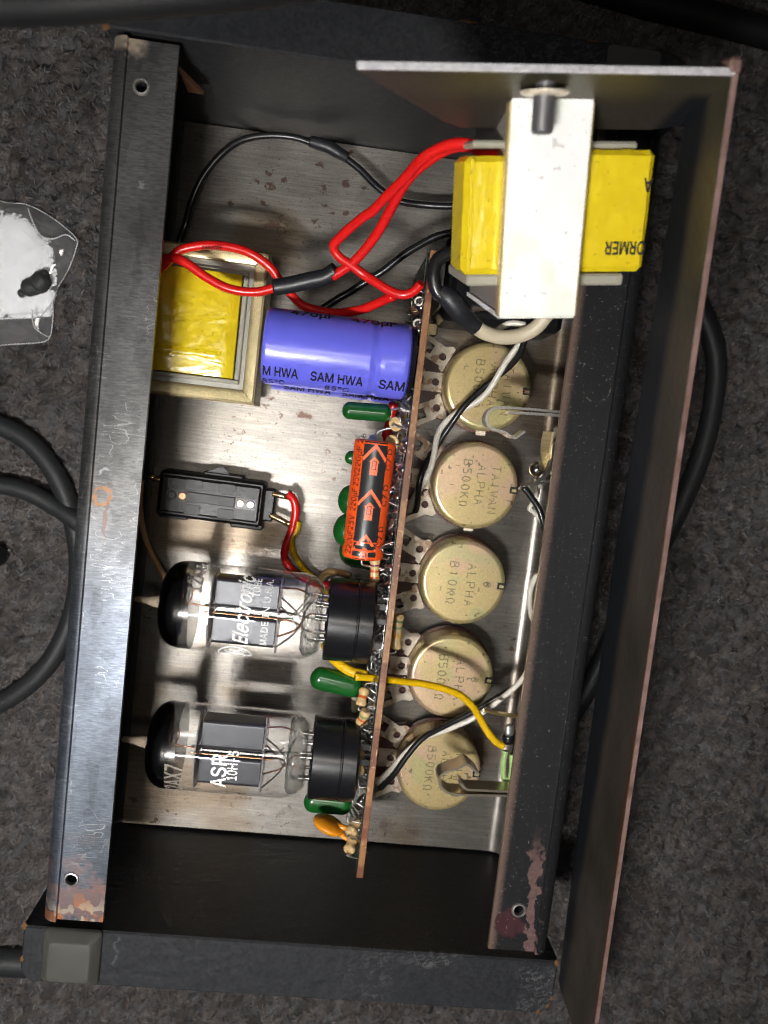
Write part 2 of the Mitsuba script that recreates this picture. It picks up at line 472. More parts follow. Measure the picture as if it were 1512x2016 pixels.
plastic('m_black', (.010, .010, .011), .3, .5, coat=.2)
plastic('m_shrink', (.014, .015, .018), .42, .5)
plastic('m_cable', (.019, .020, .0215), .5, .4)
plastic('m_lead', (.008, .008, .0085), .6, .2)
plastic('m_white', lin(206, 200, 188), .35, .5)
plastic('m_beige', lin(192, 180, 155), .4, .5)
plastic('m_tanwire', lin(176, 140, 96), .35, .5)
plastic('m_yellow', lin(208, 165, 12), .3, .5, coat=.3)
plastic('m_green', lin(14, 74, 24), .18, .5, coat=.8)
plastic('m_greenwire', lin(150, 178, 110), .4, .5)
plastic('m_earth', lin(20, 70, 45), .4, .5)
plastic('m_blue', lin(96, 98, 214), .3, .5, coat=.6)
plastic('m_orange', lin(226, 82, 30), .3, .5, coat=.4)
plastic('m_orangeprint', lin(236, 110, 70), .4, .5)
plastic('m_ink', (.012, .012, .016), .5, .3)
plastic('m_sleeveblack', (.02, .02, .022), .25, .5, coat=.5)
plastic('m_bakelite', (.006, .006, .0075), .28, .5, coat=.25)
plastic('m_switch', (.006, .006, .006), .4, .4)
plastic('m_switchpad', (.055, .055, .054), .5, .4)
plastic('m_disc', lin(206, 128, 22), .35, .5)
plastic('m_resistor', lin(190, 160, 112), .35, .5)
plastic('m_band_orange', lin(180, 80, 20), .4)
plastic('m_band_violet', lin(110, 40, 60), .4)
plastic('m_band_yellow', lin(205, 150, 20), .4)
plastic('m_band_green', lin(110, 130, 80), .4)
plastic('m_bobbin', lin(150, 147, 134), .4, .5)
plastic('m_lamination', lin(150, 148, 140), .4, .5, metal=.4)
plastic('m_rubber', lin(62, 61, 57), .6, .3)
plastic('m_paper', (.93, .93, .95), .6, .3)
plastic('m_tubeink', (.78, .78, .76), .7, .2)
plastic('m_tubeghost', lin(118, 112, 104), .6, .3)
plastic('m_anode', (.045, .046, .052), .38, .5, metal=.4)
scene['m_mica'] = {'type': 'blendbsdf', 'weight': .35, 'bsdf_0': {'type': 'thindielectric', 'int_ior': 1.5}, 'bsdf_1': {'type': 'twosided', 'bsdf': {'type': 'diffuse', 'reflectance': rgb(.45, .42, .44)}}}
plastic('m_getter', (.17, .16, .155), .17, .5, metal=1.0)
scene['m_haze'] = {'type': 'blendbsdf', 'weight': .5, 'bsdf_0': {'type': 'thindielectric', 'int_ior': 1.5}, 'bsdf_1': {'type': 'twosided', 'bsdf': {'type': 'principled', 'base_color': rgb(.10, .095, .09), 'roughness': .2, 'metallic': .9}}}
plastic('m_tan', lin(96, 68, 42), .8, .1)
plastic('m_groove', (.24, .19, .10), .45, .5, metal=.4)
scene['m_glass'] = {'type': 'thindielectric', 'int_ior': 1.5}
scene['m_film'] = {'type': 'blendbsdf', 'weight': .09, 'bsdf_0': {'type': 'thindielectric', 'int_ior': 1.5}, 'bsdf_1': {'type': 'twosided', 'bsdf': {'type': 'diffuse', 'reflectance': rgb(.75, .75, .78)}}}
scene['m_carpet'] = {'type': 'twosided', 'bsdf': {'type': 'diffuse', 'reflectance': {'type': 'mesh_attribute', 'name': 'vertex_color'}}}
scene['m_lamp'] = {'type': 'diffuse', 'reflectance': rgb(.8, .8, .8)}

# ------------------------------------------------------------------ two unseen strip lamps, a simple model of the light overhead
for k, (xs, y, z, w, rad) in enumerate(LAMPS):
    t = thing('lamp', ['unseen warm white strip lamp over the middle of the open pedal', 'unseen cool white strip lamp over the lower end of the open pedal'][k], 'lamp')
    m = bx(xs[0], xs[1], y - w / 2, y + w / 2, z, z + 3, .4)
    key = part(t, 'diffuser', m, 'm_lamp', smooth=False)
    scene[key]['emitter'] = {'type': 'area', 'radiance': rgb(*rad)}
    part(t, 'housing', bx(xs[0] - 2, xs[1] + 2, y - w / 2 - 2, y + w / 2 + 2, z + 3.4, z + 9, 1), 'm_cable')

# ------------------------------------------------------------------ carpet
ZC = -24.0
GX, GY, ST = (-150, 205), (-235, 200), .8
xs, ys = np.arange(*GX, ST), np.arange(*GY, ST)
X, Y = np.meshgrid(xs, ys, indexing='ij')
P = 2.5
cx, cy = np.meshgrid(np.arange(GX[0] - 5, GX[1] + 5, P), np.arange(GY[0] - 5, GY[1] + 5, P), indexing='ij')
tc = np.stack([cx.ravel(), cy.ravel()], 1) + rng.uniform(-1.25, 1.25, (cx.size, 2))
from scipy.spatial import cKDTree
kt = cKDTree(tc)
pt = np.stack([X.ravel(), Y.ravel()], 1)
wob = np.stack([meshkit.noise(np.c_[pt * .9, np.full(len(pt), s)], s) - .5 for s in (1, 2)], 1)
dist, idx = kt.query(pt + 1.3 * wob)
tone = rng.uniform(.6, 1.25, len(tc)) * (0.75 + .5 * meshkit.fbm(np.c_[tc * .05, np.zeros(len(tc))], 3, 5))
hgt = rng.uniform(.8, 1.5, len(tc))
Z = ZC + hgt[idx] * np.clip(1 - (dist / 1.75) ** 2, -.6, 1) * 1.6 + .9 * (meshkit.fbm(np.c_[pt * 1.3, np.zeros(len(pt))], 3, 9) - .5)
base = np.array([.074, .068, .067])
warm = rng.uniform(-1, 1, len(tc))
col = base * tone[idx][:, None] * (1 + .07 * warm[idx][:, None] * np.array([1, 0, -1])) * (.8 + .4 * meshkit.noise(np.c_[pt * 2.2, np.zeros(len(pt))], 3))[:, None]
nx, ny = len(xs), len(ys)
i = np.arange(nx * ny).reshape(nx, ny)
a, b, c, d = i[:-1, :-1].ravel(), i[1:, :-1].ravel(), i[1:, 1:].ravel(), i[:-1, 1:].ravel()
carpet = trimesh.Trimesh(np.c_[pt, Z], np.vstack([np.c_[a, b, c], np.c_[a, c, d]]), process=False)
put('carpet', carpet, 'm_carpet', True, color=col)
used.add('carpet')
labels['carpet'] = {'label': 'dark grey brown looped pile carpet under the pedal', 'kind': 'structure'}
# loose fibres curling out of the loops
sel = [k for k in range(len(tc)) if not (-60 < tc[k, 0] < 55 and -108 < tc[k, 1] < 92)]
fv, ff, fc, o = [], [], [], 0
for k in sel:
    for _ in range(5):
        q = tc[k] + rng.normal(0, .8, 2)
        th = rng.uniform(0, 2 * np.pi)
        L = rng.uniform(.9, 2.0)
        d0 = np.array([math.cos(th), math.sin(th)])
        z0 = ZC + hgt[k] * 1.1
        pts = np.array([[*q, z0 - .3], [*(q + d0 * L * .45), z0 + rng.uniform(.4, 1.1)], [*(q + d0 * L + rng.normal(0, .3, 2)), z0 + rng.uniform(-.2, .6)]])
        sd = np.array([-d0[1], d0[0], 0]) * rng.uniform(.07, .15)
        for j in range(3):
            fv += [pts[j] - sd, pts[j] + sd + [0, 0, .08], ]
        for j in range(2):
            e = o + 2 * j
            ff += [(e, e + 1, e + 3), (e, e + 3, e + 2)]
        cc = base * tone[k] * rng.uniform(.7, 2.3)
        fc += [cc] * 6
        o += 6
part('carpet', 'pile', trimesh.Trimesh(np.array(fv), np.array(ff), process=False), 'm_carpet', True, color=np.array(fc), kind='stuff')

# ------------------------------------------------------------------ chassis
H = 50.9
YB, YT = -110.4, 89.1
ch = thing('pedal_chassis', 'open folded steel chassis with dark rails lying upside down on the carpet', 'chassis')


def sheet(profile, y0, y1, t, ends=None):
    """A bent sheet: a line in xz, t thick to its left, run from y0 to y1."""
    p = np.array(profile, float)
    tan = np.gradient(p, axis=0)
    tan /= np.linalg.norm(tan, axis=1, keepdims=True)
    nrm = np.c_[-tan[:, 1], tan[:, 0]]
    q = p + nrm * t
    poly = np.vstack([p, q[::-1]])
    m = trimesh.creation.extrude_polygon(Polygon(poly).buffer(0), y1 - y0, engine='earcut')
    v = np.array(m.vertices)
    return trimesh.Trimesh(np.c_[v[:, 0], y0 + v[:, 2], v[:, 1]], np.array(m.faces)[:, ::-1], process=False)


def arc(c, r, a0, a1, n=8):
    return [(c[0] + r * math.cos(math.radians(a)), c[1] + r * math.sin(math.radians(a))) for a in np.linspace(a0, a1, n)]


fl = sheet([(-58.0, 0), (0, 0), (53.4, 0)], YB - 1.2, YT + 1.2, -1.2)
part(ch, 'panel', fl, 'm_floor', False, label='bare brushed steel panel with rust freckles')
part(ch, 'front_wall', sheet(arc((53.4, 4.6), 4.6, -90, 2, 14) + [(57.7, 30), (57.4, H - 3)], YB - 1.2, YT + 1.2, -1.2), 'm_floor', 35)
part(ch, 'rear_wall', sheet([(-60.2, H - 2.6), (-60.2, 4)] + arc((-57, 3.2), 3.2, 180, 270, 6), YB - 1.2, YT + 1.2, -1.2), 'm_blackmetal', 35)


def lip(x0, x1, holes, edge_left):
    """A rail: flat strip with drilled holes and a rounded outer fold."""
    pl = sbox(x0, YB, x1, YT)
    for hx, hy in holes:
        pl = pl.difference(Point(hx, hy).buffer(1.35, 24))
    top = ext(pl, 1.3, H - 1.3)
    xo = x0 if edge_left else x1
    s = -1 if edge_left else 1
    fold = sheet([(xo, H)] + [(xo + s * 2.2 * math.sin(math.radians(a)), H - 2.2 + 2.2 * math.cos(math.radians(a))) for a in range(6, 91, 6)] + [(xo + s * 2.2, H - 6)], YB, YT, 1.25 * -s * (-1 if edge_left else -1) * (1 if edge_left else 1))
    return cat_([top, fold])


lh = [(-56.5, 79.6), (-57.4, -100.3)]
rh = [(50.2, -99.9), (50.4, 79.3)]
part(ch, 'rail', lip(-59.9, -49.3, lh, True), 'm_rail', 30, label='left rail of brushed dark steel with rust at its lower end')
part(ch, 'rail', lip(43.9, 55.3, rh, False), 'm_paint', 30, label='right rail in black paint with a worn pink patch')
for hx, hy in lh + rh[:1]:
    ring = lathe([(1.25, -.9), (1.25, .25), (1.4, .4), (1.7, .35), (1.9, .02), (1.9, -.4)], 28, (hx, hy, H))
    k = part(ch, 'threaded_insert', ring, 'm_steel', 40)
    part(k, 'bore', lathe([(1.26, -1.0), (1.3, -9), (0, -9)], 20, (hx, hy, H)), 'm_ink')
part(ch, 'corner_tab', placed(ext(Polygon([(0, 0), (3.6, 0), (0, 12)]), .9), rotm([0, 0, 1], 0) @ rotm([1, 0, 0], 90), (-49.6, 86.0, 36)), 'm_copper', False)

# end cheeks: painted board with rounded corners and chips
for nm, y0, y1, x0, x1, r, lab in (('end_cheek', -126.3, -112.4, -67.4, 61.8, 5.0, 'black painted end cheek with a rubber foot at the lower end of the pedal'),
                                   ('end_cheek', 90.6, 103.0, -65.1, 63.5, 6.5, 'black painted end cheek behind the lid at the upper end of the pedal')):
    t = thing(nm, lab, 'end cheek')
    yi, yo = (y1, y0) if y0 < 0 else (y0, y1)
    s = 1 if yo > yi else -1
    pts = [(x0, yi), (x1, yi)]
    pts += [(x1 - r + r * math.sin(a), yo - s * r * (1 - math.cos(a))) for a in np.linspace(math.pi / 2, 0, 8)]
    rl = 3.5
    pts += [(x0 + rl - rl * math.sin(a), yo - s * rl * (1 - math.cos(a))) for a in np.linspace(0, math.pi / 2, 8)]
    pl = Polygon(pts).buffer(0)
    lo, hi, e = ZC + .5, H + .4, .45
    inner = pl.buffer(-e, join_style=1)
    body = cat_([ext(pl, hi - e - lo, lo)])
    ring0 = m3.Manifold(m3.Mesh(np.array(ext(pl, .02, hi - e).vertices, np.float32), np.array(ext(pl, .02, hi - e).faces, np.uint32)))
    topm = m3.Manifold.hull_points(np.vstack([np.c_[np.array(pl.exterior.coords), np.full(len(pl.exterior.coords), hi - e - .02)], np.c_[np.array(inner.exterior.coords), np.full(len(inner.exterior.coords), hi)]]).astype(np.float32))
    tm = topm.to_mesh()
    body = cat_([body, trimesh.Trimesh(tm.vert_properties[:, :3], tm.tri_verts, process=False)])
    part(t, 'board', body, 'm_cheek', 30)
    # bare wood where the paint is chipped from corners and edge
    chips = [(x0 + .25, yi - .35, .62), (x1 - .35, yi - .5, .6), (x1 - .55, yo + 4.2, .55), (x1 - 1.2, yo + 2.3, .6), (x1 - 3.2, yo + .55, .55), (x0 + .35, yo + 5.5, .55)] if s < 0 else [(x0 + .3, yi + .4, .75), (12.0, yo - .25, .8), (40, yo - .2, .6)]
    for qx, qy, rr in chips:
        m = ball(rr, (0, 0, 0), 3, (1, 1.5 if abs(qx) > 50 else .4, .45))
        v = np.array(m.vertices)
        v *= (1 + 1.1 * (meshkit.fbm(v * 2.6 + qx, 3, 3) - .5))[:, None]
        if abs(qx) < 50:
            v[:, 0] *= 2.2
        m.vertices = v + [qx, qy, hi - .22]
        part(t, 'chip', m, 'm_tan')
    if s < 0:
        c = np.array([-55.6, -118.8])
        L = []
        for hw, z in ((6.7, hi), (6.7, hi + .8), (6.3, hi + 1.3), (5.0, hi + 3.0), (4.4, hi + 3.4)):
            q = sbox(-hw, -hw, hw, hw).buffer(-1.0).buffer(1.0, 6)
            L.append(np.c_[np.array(q.exterior.coords)[:-1] + c, np.full(len(q.exterior.coords) - 1, z)])
        n = len(L[0])
        v = np.vstack(L + [np.array([[*c, hi + 3.4]])])
        k = np.arange(n)
        f = [np.c_[j * n + k, (j * n + (k + 1) % n), (j + 1) * n + (k + 1) % n] for j in range(4)] + [np.c_[j * n + k, (j + 1) * n + (k + 1) % n, (j + 1) * n + k] for j in range(4)]
        f += [np.c_[4 * n + k, 4 * n + (k + 1) % n, np.full(n, 5 * n)]]
        m = trimesh.Trimesh(v, np.vstack(f), process=False)
        trimesh.repair.fix_normals(m)
        part(t, 'rubber_foot', m, 'm_rubber', 50)
    else:
        q = placed(ext(sbox(-6, -4.2, 6, 4.2).buffer(-1).buffer(1), .25), np.eye(3), (49.3, 98.4, hi))
        part(t, 'adhesive_pad', q, 'm_switchpad', False, label='grey worn patch left by a lost foot')

# ------------------------------------------------------------------ circuit board
cb = thing('circuit_board', 'upright brown circuit board seen on its edge between the tubes and the pots', 'circuit board')
BX = 10.1
part(cb, 'board', bx(BX, BX + 1.75, -98.9, 55.5, 8.5, 43.5, .12), 'm_board', False)
r2 = np.random.default_rng(11)
for k in range(74):
    y = -94 + 144 * (k + r2.uniform(0, .8)) / 74
    z = r2.uniform(31, 42.3) if k % 3 else r2.uniform(18, 34)
    s = r2.uniform(.7, 1.5)
    m = ball(1, (0, 0, 0), 2, (.75 * s, s * r2.uniform(.8, 1.3), s))
    v = np.array(m.vertices)
    v[:, 0] -= .5 * np.exp(-(v[:, 1] ** 2 + v[:, 2] ** 2) / (.25 * s * s)) * r2.uniform(.3, 1.6)
    m.vertices = v + [BX - .1, y, z]
    part(cb, 'solder_joint', m, 'm_solder', True)
for k in range(80):                                   # clipped and bent component legs at the soldered face
    y, z = -90 + 138 * (k + r2.uniform(0, .7)) / 80, r2.uniform(33, 43.2)
    a = np.array([BX, y, z])
    b = a + [-r2.uniform(.8, 3.0), r2.uniform(-1.2, 1.2), r2.uniform(-.6, 1.0)]
    c = b + [-r2.uniform(0, .8), r2.uniform(-2.2, 2.2), r2.uniform(-1.4, .6)]
    part(cb, 'component_leg', tube([a, b, c], .27, 6, True, 4), 'm_leadwire', True)
part(cb, 'copper_track', cat_([bx(BX - .09, BX, y, y + L, z, z + w, .02) for y, L, z, w in [(r2.uniform(-95, 40), r2.uniform(6, 22), r2.uniform(14, 41), r2.uniform(.8, 2)) for _ in range(40)]]), 'm_solder', False, kind='stuff')
for k in range(14):                                   # pins poking through on the pot side
    y = r2.uniform(-96, 45)
    part(cb, 'pin_end', tube([(BX + 1.7, y, 38), (BX + 2.5, y + .2, 38.5)], .3, 6, False), 'm_leadwire', True)

# ------------------------------------------------------------------ electrolytic capacitors
def dented(prof, seg, o, axis, crimp):
    ts = np.unique(np.r_[[p[1] for p in prof], np.linspace(prof[0][1], prof[-1][1], 70)])
    pr = [(np.interp(t_, [p[1] for p in prof], [p[0] for p in prof]), t_) for t_ in ts]
    m = lathe(pr, seg, o, axis)
    v = np.array(m.vertices)
    a = np.asarray(axis, float)
    q = v - np.asarray(o)
    al = q @ a
    rad = q - al[:, None] * a
    u = rad / (np.linalg.norm(rad, axis=1, keepdims=True) + 1e-9)
    d = .10 * (meshkit.fbm(q * .22, 3, 4) - .5) + .30 * (meshkit.noise(np.c_[q * .55], 8) - .5) * np.exp(-((al - crimp) / 2.2) ** 2)
    m.vertices = v + u * d[:, None]
    return m


def big_cap(label, y, z, x0, x1, R, rows):
    t = thing('capacitor', label, 'capacitor', 'blue electrolytic capacitors')
    L = x1 - x0
    prof = [(R - 1.5, 0), (R - .6, .05), (R - .15, .35), (R, 1.0), (R, L - 9.5), (R - .35, L - 8.6), (R - .45, L - 8.0), (R - .1, L - 7.0), (R, L - 6), (R, L - 1.2), (R - .3, L - .5), (R - 1.1, L - .05), (R - 1.6, L)]
    part(t, 'sleeve', dented(prof, 96, (x0, y, z), (1, 0, 0), L - 8.0), 'm_blue', True)
    part(t, 'end_disc', lathe([(0, -.02), (R - 1.6, -.02), (R - 1.4, .3)][::-1] + [], 40, (x0, y, z), (1, 0, 0)), 'm_steel', 30)
    part(t, 'base', lathe([(R - 1.2, 0), (R - .7, .4), (R - 1.0, 1.1), (0, 1.1)], 40, (x1, y, z), (1, 0, 0)), 'm_bakelite', 30)
    for dy in (-3, 3):
        part(t, 'pin', tube([(x1 + 1, y + dy, z + 2), (BX + .2, y + dy, z + 2)], .35, 6, False), 'm_leadwire')
    ms = [wrap(s, h, R, (x0, y, z), (1, 0, 0), ang, along, False, bold, width=width) for s, h, ang, along, bold, width in rows]
    part(t, 'print', ms, 'm_ink', False)
    return t


# angle from straight up towards +y is negative here: side = z x axis = +y
CY = 29.5
big_cap('upper blue electrolytic capacitor with black lettering above its twin', CY, 38.0, -26.0, 8.6, 9.0,
        [('470µF', 2.6, 55, 5.4, True, 10.5), ('470µF', 2.6, 55, 19.6, True, 11.0), ('M HWA', 2.6, -52, .4, True, 8.4), ('SAM HWA', 2.6, -52, 11.6, True, 12.4), ('SAM', 2.6, -52, 27.6, True, 6.2),
         ('85°C', 2.3, -76, .3, False, 5.4), ('85°C', 2.3, -76, 15.0, False, 6.0)])
big_cap('lower blue electrolytic capacitor mostly hidden under its twin', CY - .6, 18.6, -25.0, 8.6, 9.0,
        [('SAM HWA', 2.6, -70, 3.4, True, 12.4), ('SAM HWA', 2.6, -70, 18.6, True, 12.4)])

t = thing('capacitor', 'orange and black axial capacitor with white arrows pointing up', 'capacitor')
OY0, OY1, OR, OX, OZ = 10.0, -19.4, 5.15, 3.0, 36.0
LO = OY0 - OY1
oc = (OX, OY0, OZ)
prof = [(OR - 1.0, 0), (OR - .2, .15), (OR, .8), (OR, LO - 4.6), (OR - .3, LO - 4.0), (OR - .3, LO - 3.4), (OR + .05, LO - 2.6), (OR, LO - .8), (OR - .3, LO - .2), (OR - 1.2, LO)]
part(t, 'sleeve', lathe(prof, 64, oc, (0, -1, 0)), 'm_orange', True)


def oband(a0, a1, t0, t1, lift, bs, name, n=20, shape=None):
    """A printed patch on the orange sleeve between two angles (deg, + is towards +x) and two distances from its top end."""
    if shape is None:
        shape = Polygon([(a0, t0), (a1, t0), (a1, t1), (a0, t1)])
    m = ext(shape, .01)
    m = m.subdivide_to_size(1.2, max_iter=7)
    v = np.array(m.vertices)
    ang = np.radians(v[:, 0] * (180 / math.pi) / OR)
    rr = OR + lift + v[:, 2]
    sq = np.interp(v[:, 1], [p[1] for p in prof], [p[0] for p in prof]) - OR
    rr = rr + sq
    P = np.c_[oc[0] + rr * np.sin(ang), oc[1] - v[:, 1], oc[2] + rr * np.cos(ang)]
    return trimesh.Trimesh(P, m.faces, process=False)


def strip(pts, w):
    from shapely.geometry import LineString
    return LineString(pts).buffer(w / 2, cap_style=2, join_style=2)


black = sbox(-3.0, .3, 3.0, LO - .35)
part(t, 'band', oband(0, 0, 0, 0, .03, None, '', shape=black), 'm_sleeveblack', True)
marks = []
for k in range(3):
    y0 = 1.2 + k * 11.0
    marks.append(strip([(-3.0, y0 + 3.6), (0, y0), (3.0, y0 + 3.6)], .75).intersection(sbox(-3, 0, 3, LO - .4)))
    arrow = Polygon([(0, y0 + 2.6), (1.4, y0 + 4.0), (.95, y0 + 4.0), (.95, y0 + 7.1), (-.95, y0 + 7.1), (-.95, y0 + 4.0), (-1.4, y0 + 4.0)])
    hole = sbox(-.22, y0 + 3.9, .22, y0 + 5.5).buffer(.32)
    marks.append(arrow.difference(hole.difference(hole.buffer(-.16))).intersection(sbox(-3, 0, 3, LO - .4)))
part(t, 'print', [oband(0, 0, 0, 0, .05, None, '', shape=g) for g in marks], 'm_orangeprint', True)
ink = []
for s, h, along, ang in [('220µF25V', 1.9, 28.2, -49), ('220µF 25V', 1.9, 17.6, -49), ('220µF 25', 1.9, 6.6 + 1.6, -49), ('②7 D'[0:0] + 'C7 D', 1.7, 26.0, 43), ('C7 D', 1.7, 15.8, 43), ('C7 D', 1.7, 7.0, 43)]:
    m = text(s, h, .02, False).subdivide_to_size(.6, max_iter=6)
    v = np.array(m.vertices)
    w = v[:, 0].max()
    v[:, 0] *= min(1, 9.6 / w) if 'F' in s else 1
    th = math.radians(ang) + (v[:, 1] - h / 2) / OR * 1.0 * (-1)
    tt = along - v[:, 0]
    ok = OR + .05 + np.interp(tt, [p[1] for p in prof], [p[0] for p in prof]) - OR + v[:, 2]
    P = np.c_[oc[0] + ok * np.sin(-th * -1), oc[1] - tt, oc[2] + ok * np.cos(th)]
    ink.append(trimesh.Trimesh(P, np.array(m.faces)[:, ::-1], process=False))
part(t, 'lettering', ink, 'm_ink', False)
part(t, 'end_cap', lathe([(OR - 1.0, 0), (OR - 1.2, .2), (2.2, .3), (1.9, 0), (1.6, -1.1), (1.2, -1.4), (0, -1.4)][::-1], 32, oc, (0, -1, 0)), 'm_steel', 40)
part(t, 'lead', tube([(OX, OY0 + 1, OZ), (OX + .4, OY0 + 2.2, OZ), (OX + 3, OY0 + 3.4, OZ + .4), (BX, OY0 + 4.4, OZ + 1)], .35, 8), 'm_leadwire', True)
part(t, 'lead', tube([(OX, OY1, OZ), (OX + .2, OY1 - 1.6, OZ), (OX + 3, OY1 - 2.0, OZ), (BX, OY1 - 2.2, OZ + 1)], .35, 8), 'm_leadwire', True)


# ------------------------------------------------------------------ green dipped film capacitors
def green(label, p0, p1, r, flat, legs):
    t = thing('capacitor', label, 'capacitor', None)
    part(t, 'body', pill(p0, p1, r, flat), 'm_green', True)
    for a, b in legs:
        mid = (np.array(a) + np.array(b)) / 2 + [0, .4, .3]
        part(t, 'lead', tube([a, mid, b], .3, 7), 'm_leadwire', True)
    return t


green('dark green film capacitor just below the blue capacitors', (-6.0, 16.4, 36.5), (6.0, 17.0, 36.5), 2.15, 1.0, [((5.6, 17.8, 36.5), (BX, 18.2, 37.5)), ((5.6, 15.6, 36.5), (BX, 13.6, 38))])
green('fat green film capacitor between the two vacuum tubes', (-6.6, -50.6, 36.5), (6.6, -52.2, 36.5), 3.0, .85, [((6, -51.3, 36.5), (BX, -53, 38)), ((6, -53.0, 36.5), (BX, -55.5, 37))])
green('green film capacitor under the lower end of the second tube socket', (-4.6, -88.6, 25), (8.4, -88.6, 25), 3.0, .8, [((8, -88.5, 26), (BX, -89, 33)), ((8, -90, 26), (BX, -92, 33))])
for lab, c, r in (('small green capacitor tip showing beside the top of the orange capacitor', (-2.2, 4.6, 27), 1.7), ('green lump capacitor left of the middle of the orange capacitor', (-.6, -6.5, 25), 4.0), ('green lump capacitor at the lower left of the orange capacitor', (-.6, -14.5, 24.5), 4.4), ('largest green lump capacitor below the orange capacitor', (2.0, -19.6, 23), 4.8)):
    t = thing('capacitor', lab, 'capacitor')
    part(t, 'body', pill(np.array(c) - [r * .95, -.5, 0], np.array(c) + [r * 1.6, -.3, 0], r, .8), 'm_green', True)
    part(t, 'lead', tube([np.array(c) + [r * 1.4, 0, 0], (BX, c[1] + 1, c[2] + 3)], .3, 6, False), 'm_leadwire', True)

t = thing('capacitor', 'mustard yellow disc capacitor near the lower end of the board', 'capacitor')
ang = math.radians(-14)
m = ball(1, (0, 0, 0), 3, (4.4, 1.75, 4.4))
part(t, 'body', placed(m, rotm([0, 0, 1], -18), (2.4, -90.6, 33.5)), 'm_disc', True)
for sgn, e in ((1, (9.2, -90.9, 35)), (-1, (9.2, -93.6, 36))):
    a = (4.6, -90.6 - .9 * (sgn < 0), 33.5 + .6)
    part(t, 'neck', tube([a, (np.array(a) + e) / 2 + [0, .3 * sgn, .3], e], [1.1, .6, .42], 10), 'm_disc', True)
    part(t, 'lead', tube([e, (BX + .2, e[1] - .3, e[2] + 1)], .3, 6, False), 'm_leadwire', True)


# ------------------------------------------------------------------ resistors and diodes along the board
def resistor(label, c, axis, L, r, bands, group=None):
    t = thing('resistor', label, 'resistor', group)
    h = L / 2
    prof = [(0, -h), (r * .8, -h), (r * 1.05, -h + .35), (r * 1.1, -h + 1.0), (r * .88, -h + 1.7), (r * .88, h - 1.7), (r * 1.1, h - 1.0), (r * 1.05, h - .35), (r * .8, h), (0, h)]
    part(t, 'body', lathe(prof, 24, c, axis), 'm_resistor', 40)
    for q, mat in bands:
        rr = np.interp(q * L, [p[1] for p in prof[1:-1]], [p[0] for p in prof[1:-1]]) + .05
        part(t, 'band', lathe([(rr, q * L - .3), (rr, q * L + .3)], 24, c, axis), mat, True)
    ax = np.asarray(axis, float) / np.linalg.norm(axis)
    for s in (-1, 1):
        e = np.asarray(c) + ax * s * (h + .2)
        e2 = e + ax * s * .9
        tgt = np.array([BX if c[0] < BX else BX + 1.75, e2[1] + .6 * s, e2[2]])
        part(t, 'lead', tube([e - ax * s * .3, e2, tgt], .26, 6), 'm_leadwire', True)


resistor('upper of two tan resistors seen end on above the orange capacitor', at(786, 832, 35), (.5, .25, -1), 5.5, 1.7, [(-.2, 'm_band_orange')])
resistor('lower of two tan resistors seen end on above the orange capacitor', at(779, 868, 34), (.5, .2, -1), 5.5, 1.7, [(-.2, 'm_band_violet')])
resistor('tan resistor with violet and orange bands above the first tube socket', at(738, 1122, 36), (-.1, 1, .1), 6.0, 1.25, [(.24, 'm_band_violet'), (-.02, 'm_band_orange'), (-.3, 'm_band_orange')])
resistor('pale resistor with an orange band beside the fat green capacitor', at(714, 1372, 40), (.2, 1, -.35), 4.4, 1.25, [(0, 'm_band_orange')])
resistor('tan resistor between the fat green capacitor and the second socket', at(715, 1412, 40), (.25, 1, .4), 4.6, 1.25, [(-.1, 'm_band_orange'), (.2, 'm_band_green')])
resistor('resistor with gold end cap beside the second tube socket', at(709, 1500, 39), (-.1, 1, .05), 6.2, 1.1, [(.3, 'm_gold'), (.05, 'm_gold')])
resistor('tan resistor at the foot of the mustard disc capacitor', at(696, 1628, 38), (.4, .5, -1), 4.4, 1.4, [])
resistor('lowest tan resistor near the bottom end of the board', at(691, 1662, 38), (.3, .6, -1), 4.4, 1.4, [(.2, 'm_band_yellow')])
resistor('fat olive banded resistor on the pot side of the board', at(782, 1243, 33), (-.03, 1, 0), 9.0, 1.35, [(.3, 'm_band_green'), (.12, 'm_band_green'), (-.12, 'm_band_yellow')])
for k, (px, py, lab) in enumerate(((825, 593, 'top silver ended diode at the upper end of the board'), (817, 606, 'red ringed diode at the upper end of the board'), (822, 637, 'third silver ended diode above the blue capacitor end'), (815, 650, 'lowest silver ended diode above the blue capacitor end'))):
    t = thing('diode', lab, 'diode')
    c = at(px, py, 40 - (k % 2) * 3)
    part(t, 'body', lathe([(0, 0), (1.1, 0), (1.25, -.4), (1.25, -4.5), (0, -4.5)][::-1], 20, c, (-.3, .1, 1)), 'm_blackmetal' if k != 1 else 'm_phenolic', 30)
    part(t, 'ring', trimesh.Trimesh(*(lambda q: (np.array(q.vertices), q.faces))(placed(trimesh.creation.torus(.95, .25, 20, 8), frame_from((-.3, .1, 1)), c)), process=False), 'm_white' if k % 2 == 0 else 'm_gold', True)
    part(t, 'lead', tube([c, c + [.3, .2, 1.0], c + [2.0, .7, .9], (BX + .2, c[1] + 1.4, 41)], .28, 6), 'm_leadwire', True)


